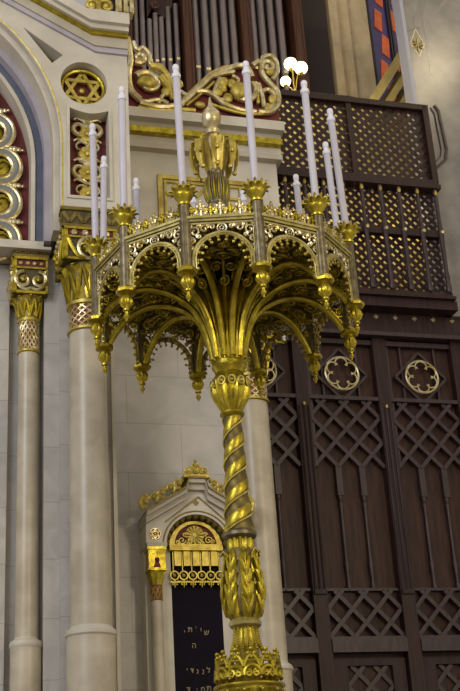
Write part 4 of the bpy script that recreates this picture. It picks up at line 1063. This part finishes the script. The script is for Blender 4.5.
lattice(gx0, xmid-.02, zr1+.12, ztop-.06, .128, .046, YG+.06).put('screen_lattice', 'wood', ga)
lattice(xmid+.02, gxt-.02, zr1+.12, ztop-.06, .128, .046, YG+.06).put('screen_lattice', 'wood', ga)
m = W(); m.box(gx0, gxt+.02, YG+.0, YG+.12, ztop-.08, ztop); m.box(xmid-.035, xmid+.035, YG+.02, YG+.12, zr1+.1, ztop); m.box(gxt-.03, gxt+.05, YG+.0, YG+.12, zr1+.1, ztop); m.put('screen_frame', 'wood', ga)
# return of the gallery towards the pier (slanted)
m = W(); gy2 = YG+.42; gx2 = gxt+.2
m.add([(gxt+.05, YG+.02, zr1+.1), (gx2, gy2, zr1+.1), (gx2, gy2, ztop), (gxt+.05, YG+.02, ztop), (gxt+.05, YG+.08, zr1+.1), (gx2, gy2+.05, zr1+.1), (gx2, gy2+.05, ztop), (gxt+.05, YG+.08, ztop)],
      [(0, 1, 2, 3), (7, 6, 5, 4), (0, 4, 5, 1), (3, 2, 6, 7), (1, 5, 6, 2), (0, 3, 7, 4)]); m.put('screen_return', 'wood', ga)
m = W(); m.tube([(gx0, YG+.1, ztop+.03), (A(300, 90, YG)[0], YG+.1, ztop+.06), (A(350, 90, YG)[0], YG+.1, ztop+.07), (A(366, 96, YG)[0], YG+.1, ztop+.05), (A(372, 98, YG)[0], YG+.1, ztop-.02)], .014, 6)
for px in (290, 306, 322, 338, 354): m.tube([(A(px, 92, YG)[0], YG+.1, ztop-.02), (A(px, 92, YG)[0]+.06, YG+.1, ztop+.03), (A(px, 92, YG)[0]+.1, YG+.1, ztop+.06)], .009, 5)
m.put('iron_rail', 'iron', ga)
# wall behind the lattice
YW = 1.9
m = W(); m.box(A(255, 200, YW)[0], A(470, 200, YW)[0], YW, YW+.2, gz0-.3, Lz(330, 97, YW)); struct(m.put('wall_back', 'yellow', base=(gx0, YW, gz0)))
m = W(); m.box(gx0, A(470, 280, YW)[0], YS+.2, YW, gz0-.3, gz0-.1); struct(m.put('floor_gallery', 'wood', base=(gx0, YS, gz0)))

# right pier
YP = .9
pxa = A(406, 50, YP)[0]
m = W(); m.box(pxa+.03, A(620, 200, YP)[0], YP, YP+.2, gz0-.02, Lz(420, -60, YP)); struct(m.put('wall_pier_right', 'pier', base=(pxa, YP, gz0)))
m = W(); m.box(pxa-.01, pxa+.04, YP-.03, YP+.2, gz0, Lz(420, -60, YP)); struct(m.put('trim_3', 'pieredge', base=(pxa, YP, gz0)))
so = A(417.5, 45, YP)
t = thing('pier_ornament', 'gilded lozenge and leaf star inlaid high on the grey marble pier', 'ornament', so[0], YP, so[1])
m = W()
for i in range(8):
    a = pi*i/4; L = .13 if i % 4 == 2 else (.085 if i % 2 == 0 else .1)
    m.tube([(so[0]+.02*cos(a), YP-.005, so[1]+.02*sin(a)), (so[0]+L*.6*cos(a), YP-.012, so[1]+L*.6*sin(a)), (so[0]+L*cos(a), YP-.003, so[1]+L*sin(a))], [.006, .014, .003], 5)
m.put('leaf_star', 'goldleaf', t)
m = W(); D_ = [(so[0], so[1]+.26), (so[0]+.1, so[1]+.02), (so[0], so[1]-.2), (so[0]-.1, so[1]+.02)]
for i in range(4): m.bar(D_[i], D_[(i+1) % 4], .008, YP-.006, YP)
m.put('lozenge', 'pipelip', t)
t = thing('pier_band', 'darker inlaid marble strapwork on the grey pier', 'inlay', so[0], YP, so[1]+.3)
m = W(); T_ = (so[0]+.02, so[1]+.30)
m.bar(T_, AL([(425, -10)], YP)[0], .10, YP-.004, YP); m.bar(T_, AL([(405, 30)], YP)[0], .06, YP-.004, YP); m.bar(AL([(424, 18)], YP)[0], AL([(432, 75)], YP)[0], .05, YP-.003, YP)
m.bar(AL([(428, 22)], YP)[0], AL([(450, -5)], YP)[0], .05, YP-.003, YP); m.put('strapwork', 'pier', t); 
t = thing('pier_moulding', 'dark chamfered panel moulding on the pier right of the gallery lattice', 'moulding', A(440, 140, YP)[0], YP, A(440, 170, YP)[1])
m = W(); PP = AL([(434, 106), (438, 112), (446, 150), (445, 160), (434, 170)], YP)
for i in range(4): m.bar(PP[i], PP[i+1], .03, YP-.03, YP); 
PP = AL([(430, 108), (434, 114), (441, 150), (440, 157), (432, 166)], YP)
for i in range(4): m.bar(PP[i], PP[i+1], .012, YP-.02, YP)
m.put('moulding_bars', 'woodbar', t)

# honey marble jambs and the stained window
YJ = 2.6
zj0 = Lz(340, 110, YJ); zj1 = Lz(340, -80, YJ)
for i, (p0, p1, yy) in enumerate(((322, 333, YJ+.1), (333, 341, YJ-.05), (341, 352, YJ+.1), (352, 371, YJ+.2))):
    m = W(); x0, x1 = A(p0, 45, yy)[0], A(p1, 45, yy)[0]; m.box(x0, x1, yy, yy+.4, zj0, zj1); struct(m.put('trim_%d' % (4+i), 'jamb', base=(x0, yy, zj0)))
YW2 = YJ+.5
w0, w1 = A(370, 45, YW2)[0], A(408, 45, YW2)[0]; wz0, wz1 = Lz(380, 110, YW2), Lz(380, -60, YW2)
wn = thing('window_1', None, None, w0, YW2, wz0); wn['kind'] = 'structure'; wn['label'] = 'tall stained window of orange and violet lozenges'
m = W(); m.box(w0, w1+.5, YW2, YW2+.03, wz0, wz1); m.put('violet_pane', 'violet', wn)
xm = (A(380, 30, YW2)[0]); 
for xo in (xm+.0, xm+.28):
    m = W(); h = .50; n = 0; z = wz0
    while z < wz1:
        for (u, v) in ((.05, 0), (-.02, h)):
            m.prism([(xo+u-.075, z+v+.10), (xo+u-.035, z+v+h-.03), (xo+u+.075, z+v+h-.12), (xo+u+.045, z+v+.0)], YW2-.02, YW2)
        z += 2*h
    m.put('orange_panes', 'orange', wn)
m = W()
for x in (w0, xm+.15, xm+.19, w0+.03): m.box(x-.012, x+.012, YW2-.05, YW2, wz0, wz1)
m.put('leading', 'lead', wn)
# gilded raking moulding seen through the opening
YR = 1.7
rk = thing('raking_moulding', 'slanting gilded moulding between the stained window and the pier', 'moulding', A(388, 80, YR)[0], YR, A(388, 110, YR)[1])
for i, (p, q, w, yy, mm) in enumerate((((366, 112), (406, 48), .13, YR, 'yellow'), ((375, 114), (410, 58), .05, YR+.06, 'olive'), ((381, 114), (410, 68), .10, YR-.03, 'yellow'), ((389, 114), (410, 80), .05, YR+.03, 'olive'), ((396, 114), (412, 88), .09, YR-.03, 'yellow'))):
    m = W(); m.bar(A(*p, yy), A(*q, yy), w, yy, yy+.3); m.put('moulding_band', mm, rk)
# ------------------------------------------------------------------ organ
YO = 2.2
zo0 = Lz(200, 112, YO)
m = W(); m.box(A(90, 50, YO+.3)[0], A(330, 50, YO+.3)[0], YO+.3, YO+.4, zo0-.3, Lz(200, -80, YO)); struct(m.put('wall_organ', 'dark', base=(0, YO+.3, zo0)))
m = W(); m.box(A(90, 50, YO-.2)[0], A(323, 50, YO-.2)[0], YO-.25, YO+.3, zo0-.4, zo0); struct(m.put('trim_9', 'wood', base=(0, YO, zo0)))
for i, (p0, p1) in enumerate(((126, 131), (182, 191), (240, 249), (292, 302))):
    x0, x1 = A(p0, 40, YO)[0], A(p1, 40, YO)[0]
    t = thing('organ_case_post', ['reddish organ case post behind the left end of the crest', 'reddish organ case post between the first and second pipe groups', 'reddish organ case post between the second and third pipe groups', 'reddish organ case post left of the honey marble jambs'][i], 'post', (x0+x1)/2, YO, zo0, 'posts of the organ case')
    m = W(); m.box(x0, x1, YO-.12, YO+.3, zo0, Lz(200, -80, YO)); m.put('post_body', 'walnutbrown', t)
    m = W(); m.tube([(x0+.02, YO-.12, zo0), (x0+.02, YO-.12, Lz(200, -80, YO))], .018, 6); m.tube([(x1-.02, YO-.12, zo0), (x1-.02, YO-.12, Lz(200, -80, YO))], .018, 6); m.put('edge_beads', 'walnutbrown', t)
PIPES = [(136, 62, -60), (143, 61, -60), (150, 61, 20), (156, 61, 14), (162, 60, 18), (169, 60, 8), (177, 59, 5),
         (196, 67, -60), (206, 69, -60), (215.5, 70, -60), (225, 70, -60), (234, 70, -60), (254, 68, -60), (263, 68, -60), (272.5, 70, -60), (282, 72, -60)]
NM = ['first', 'second', 'third', 'fourth', 'fifth', 'sixth', 'seventh']
def pipe(px, pym, pyt, r, label):
    x = A(px, 40, YO)[0]; zm_ = Lz(px, pym, YO-r)
    t = thing('organ_pipe', label, 'organ pipe', x, YO, zo0, 'dull metal organ pipes behind the crest')
    m = W(); m.lathe([(r*.35, zo0), (r, zm_-.03), (r, zm_+.03), (r, Lz(px, pyt, YO))], 20, c=(x, YO)); m.put('pipe_body', 'pipe', t)
    m = W(); m.box(x-r*.62, x+r*.62, YO-r-.006, YO-r*.6, zm_-.01, zm_+.03); m.put('pipe_mouth', 'pipelip', t)
for i, (px, pym, pyt) in enumerate(PIPES):
    if i < 7: L = '%s from the left of the narrow organ pipes above the left scroll' % NM[i]; r = .036
    elif i < 12: L = '%s from the left of the wider organ pipes in the middle group' % NM[i-7]; r = .05
    else: L = '%s from the left of the organ pipes in the right group' % NM[i-12]; r = .052
    pipe(px, pym, pyt, r, L)
# pipes' wooden screen above the short pipes
t = thing('organ_carving', 'pierced dark wooden carving above the short organ pipes', 'carving', A(156, 5, YO)[0], YO, Lz(156, 14, YO))
m = W(); c_ = A(155, 5, YO-.06); m.tube([(c_[0]+.05*cos(2*pi*i/16), YO-.06, c_[1]+.05*sin(2*pi*i/16)) for i in range(16)], .016, 6, True)
for a in range(4): m.tube([(c_[0], YO-.06, c_[1]), (c_[0]+.05*cos(a*pi/2), YO-.06, c_[1]+.05*sin(a*pi/2))], .01, 5)
m.put('pierced_rosette', 'walnutbrown', t)
m = W(); P = AL([(146, -30), (147, 18), (152, 8), (158, 14), (165, 18), (172, 6), (173, -30)], YO-.02); m.prism(P, YO-.02, YO+.3); m.put('carved_board', 'wood', t)
# globe lamps on a bracket
YLm = 1.2
gl = thing('globe_lamp', 'lit lamp with three round glass globes beside the carved crest', 'lamp', A(293, 95, YLm)[0], YLm, A(293, 95, YLm)[1])
cen = [(290.5, 64, .088), (301, 68, .088), (285.5, 81.5, .07)]
for px, py, r in cen:
    x, z = A(px, py, YLm); m = W(); m.ball((x, YLm, z), r, 24); m.put('globe', 'globe', gl)
b0 = A(295, 96, YLm)
m = W(); m.lathe([(.035, b0[1]-.4), (.02, b0[1]-.1), (.03, b0[1]), (.012, b0[1]+.05), (.02, b0[1]+.1)], 12, c=(b0[0], YLm))
for px, py, r in cen:
    x, z = A(px, py, YLm); m.tube(smooth([(b0[0], YLm, b0[1]), ((b0[0]+x)/2, YLm-.02, z-r-.04), (x, YLm, z-r-.02), (x, YLm, z-r+.01)], 4), .01, 6)
    m.lathe([(.01, z-r-.02), (.03, z-r-.01), (.032, z-r+.012), (.01, z-r+.012)], 12, c=(x, YLm))
m.put('bracket', 'olive', gl)
for px, py, r in cen:
    x, z = A(px, py, YLm-.3); L = bpy.data.lights.new('globe_light', 'POINT'); L.energy = 7; L.color = (1, .82, .5); L.shadow_soft_size = .08
    lo = bpy.data.objects.new('globe_light', L); COL.objects.link(lo); lo.location = O+HX*x+HY*(YLm-.45)+Vector((0, 0, z+.1))
# small bracket light seen under the canopy
YK = YS-.08
bk = thing('bracket_light', 'small gilded bracket with a white flame bulb on the timber screen', 'lamp', A(278, 348, YK)[0], YK, A(278, 352, YK)[1])
x, z = A(272, 344, YK); x2, z2 = A(282, 341, YK)
m = W(); m.tube([(x-.06, YS, z-.1), (x-.04, YK-.06, z), (x, YK-.08, z), (x2, YK-.08, z2-.06)], .016, 6); m.lathe([(.01, z2-.07), (.035, z2-.05), (.03, z2-.04), (.01, z2-.04)], 12, c=(x2, YK-.08)); m.box(x-.05, x+.03, YK-.1, YK-.04, z-.012, z+.015); m.put('bracket_arm', 'gold', bk)
m = W(); m.lathe([(.012, z2-.045), (.026, z2-.01), (.024, z2+.02), (.01, z2+.06), (.002, z2+.075)], 12, c=(x2, YK-.08)); m.put('flame_bulb', 'bulbglass', bk)
# floor
m = M(); m.box(-12, 12, -6, 16, -.1, 0); struct(m.build('floor', 'floor'))

# =================================================================== light
w = bpy.data.worlds.new('hall'); S.world = w; w.use_nodes = True; nt = w.node_tree; bg = nt.nodes['Background']
tc = nt.nodes.new('ShaderNodeTexCoord'); n = nt.nodes.new('ShaderNodeTexNoise'); n.inputs['Scale'].default_value = 3.2; n.inputs['Detail'].default_value = 2
nt.links.new(tc.outputs['Generated'], n.inputs['Vector'])
rp = nt.nodes.new('ShaderNodeValToRGB'); cr_ = rp.color_ramp
cr_.elements[0].position = .38; cr_.elements[0].color = (.12, .105, .09, 1)
cr_.elements[1].position = .70; cr_.elements[1].color = (1.0, .86, .62, 1)
e_ = cr_.elements.new(.55); e_.color = (.32, .30, .29, 1)
nt.links.new(n.outputs['Fac'], rp.inputs[0]); nt.links.new(rp.outputs[0], bg.inputs[0]); bg.inputs[1].default_value = 1.1
def area(loc, to, size, en, col, name):
    L = bpy.data.lights.new(name, 'AREA'); L.shape = 'SQUARE'; L.size = size; L.energy = en; L.color = col
    o = bpy.data.objects.new(name, L); COL.objects.link(o); o.location = loc
    o.rotation_euler = (Vector(to)-Vector(loc)).to_track_quat('-Z', 'Y').to_euler()
area((-7, -2, 10), (0, 10, 4.5), 5, 520, (.92, .93, 1), 'west_window_light')
area((6, 1, 7), (0, 10, 5), 1.2, 160, (1, .84, .56), 'chandelier_light')
area((1, 3, 1), (0, 9, 5), 2, 18, (1, .8, .5), 'lower_warm_light')  # warm area light set low in front, aimed up at the candelabrum
def point(loc, en, col, name, size=.15):
    L = bpy.data.lights.new(name, 'POINT'); L.energy = en; L.color = col; L.shadow_soft_size = size
    o = bpy.data.objects.new(name, L); COL.objects.link(o); o.location = loc
for u in (.3, 1.3, 2.3): point(O+HX*(gx0+u)+HY*1.35+Vector((0, 0, (gz0+ztop)/2+.2)), 9, (1, .85, .55), 'gallery_fill')  # added unseen fill lights that brighten the wall behind the lattice
q = A(430, 74, YP); Pq = O+HX*q[0]+HY*YP+Vector((0, 0, q[1])); dq = (Pq-EYE).normalized(); rq = dq-HY*(2*dq.dot(HY))
point(Pq+rq*7, 160, (1, .82, .5), 'hall_chandelier', .28)
S.view_settings.view_transform = 'Standard'; S.view_settings.look = 'None'; S.view_settings.gamma = 1; S.view_settings.exposure = .52
try: S.view_settings.use_curve_mapping = False
except Exception: pass
for o in COL.objects:
    if '_b' in o.keys(): del o['_b']
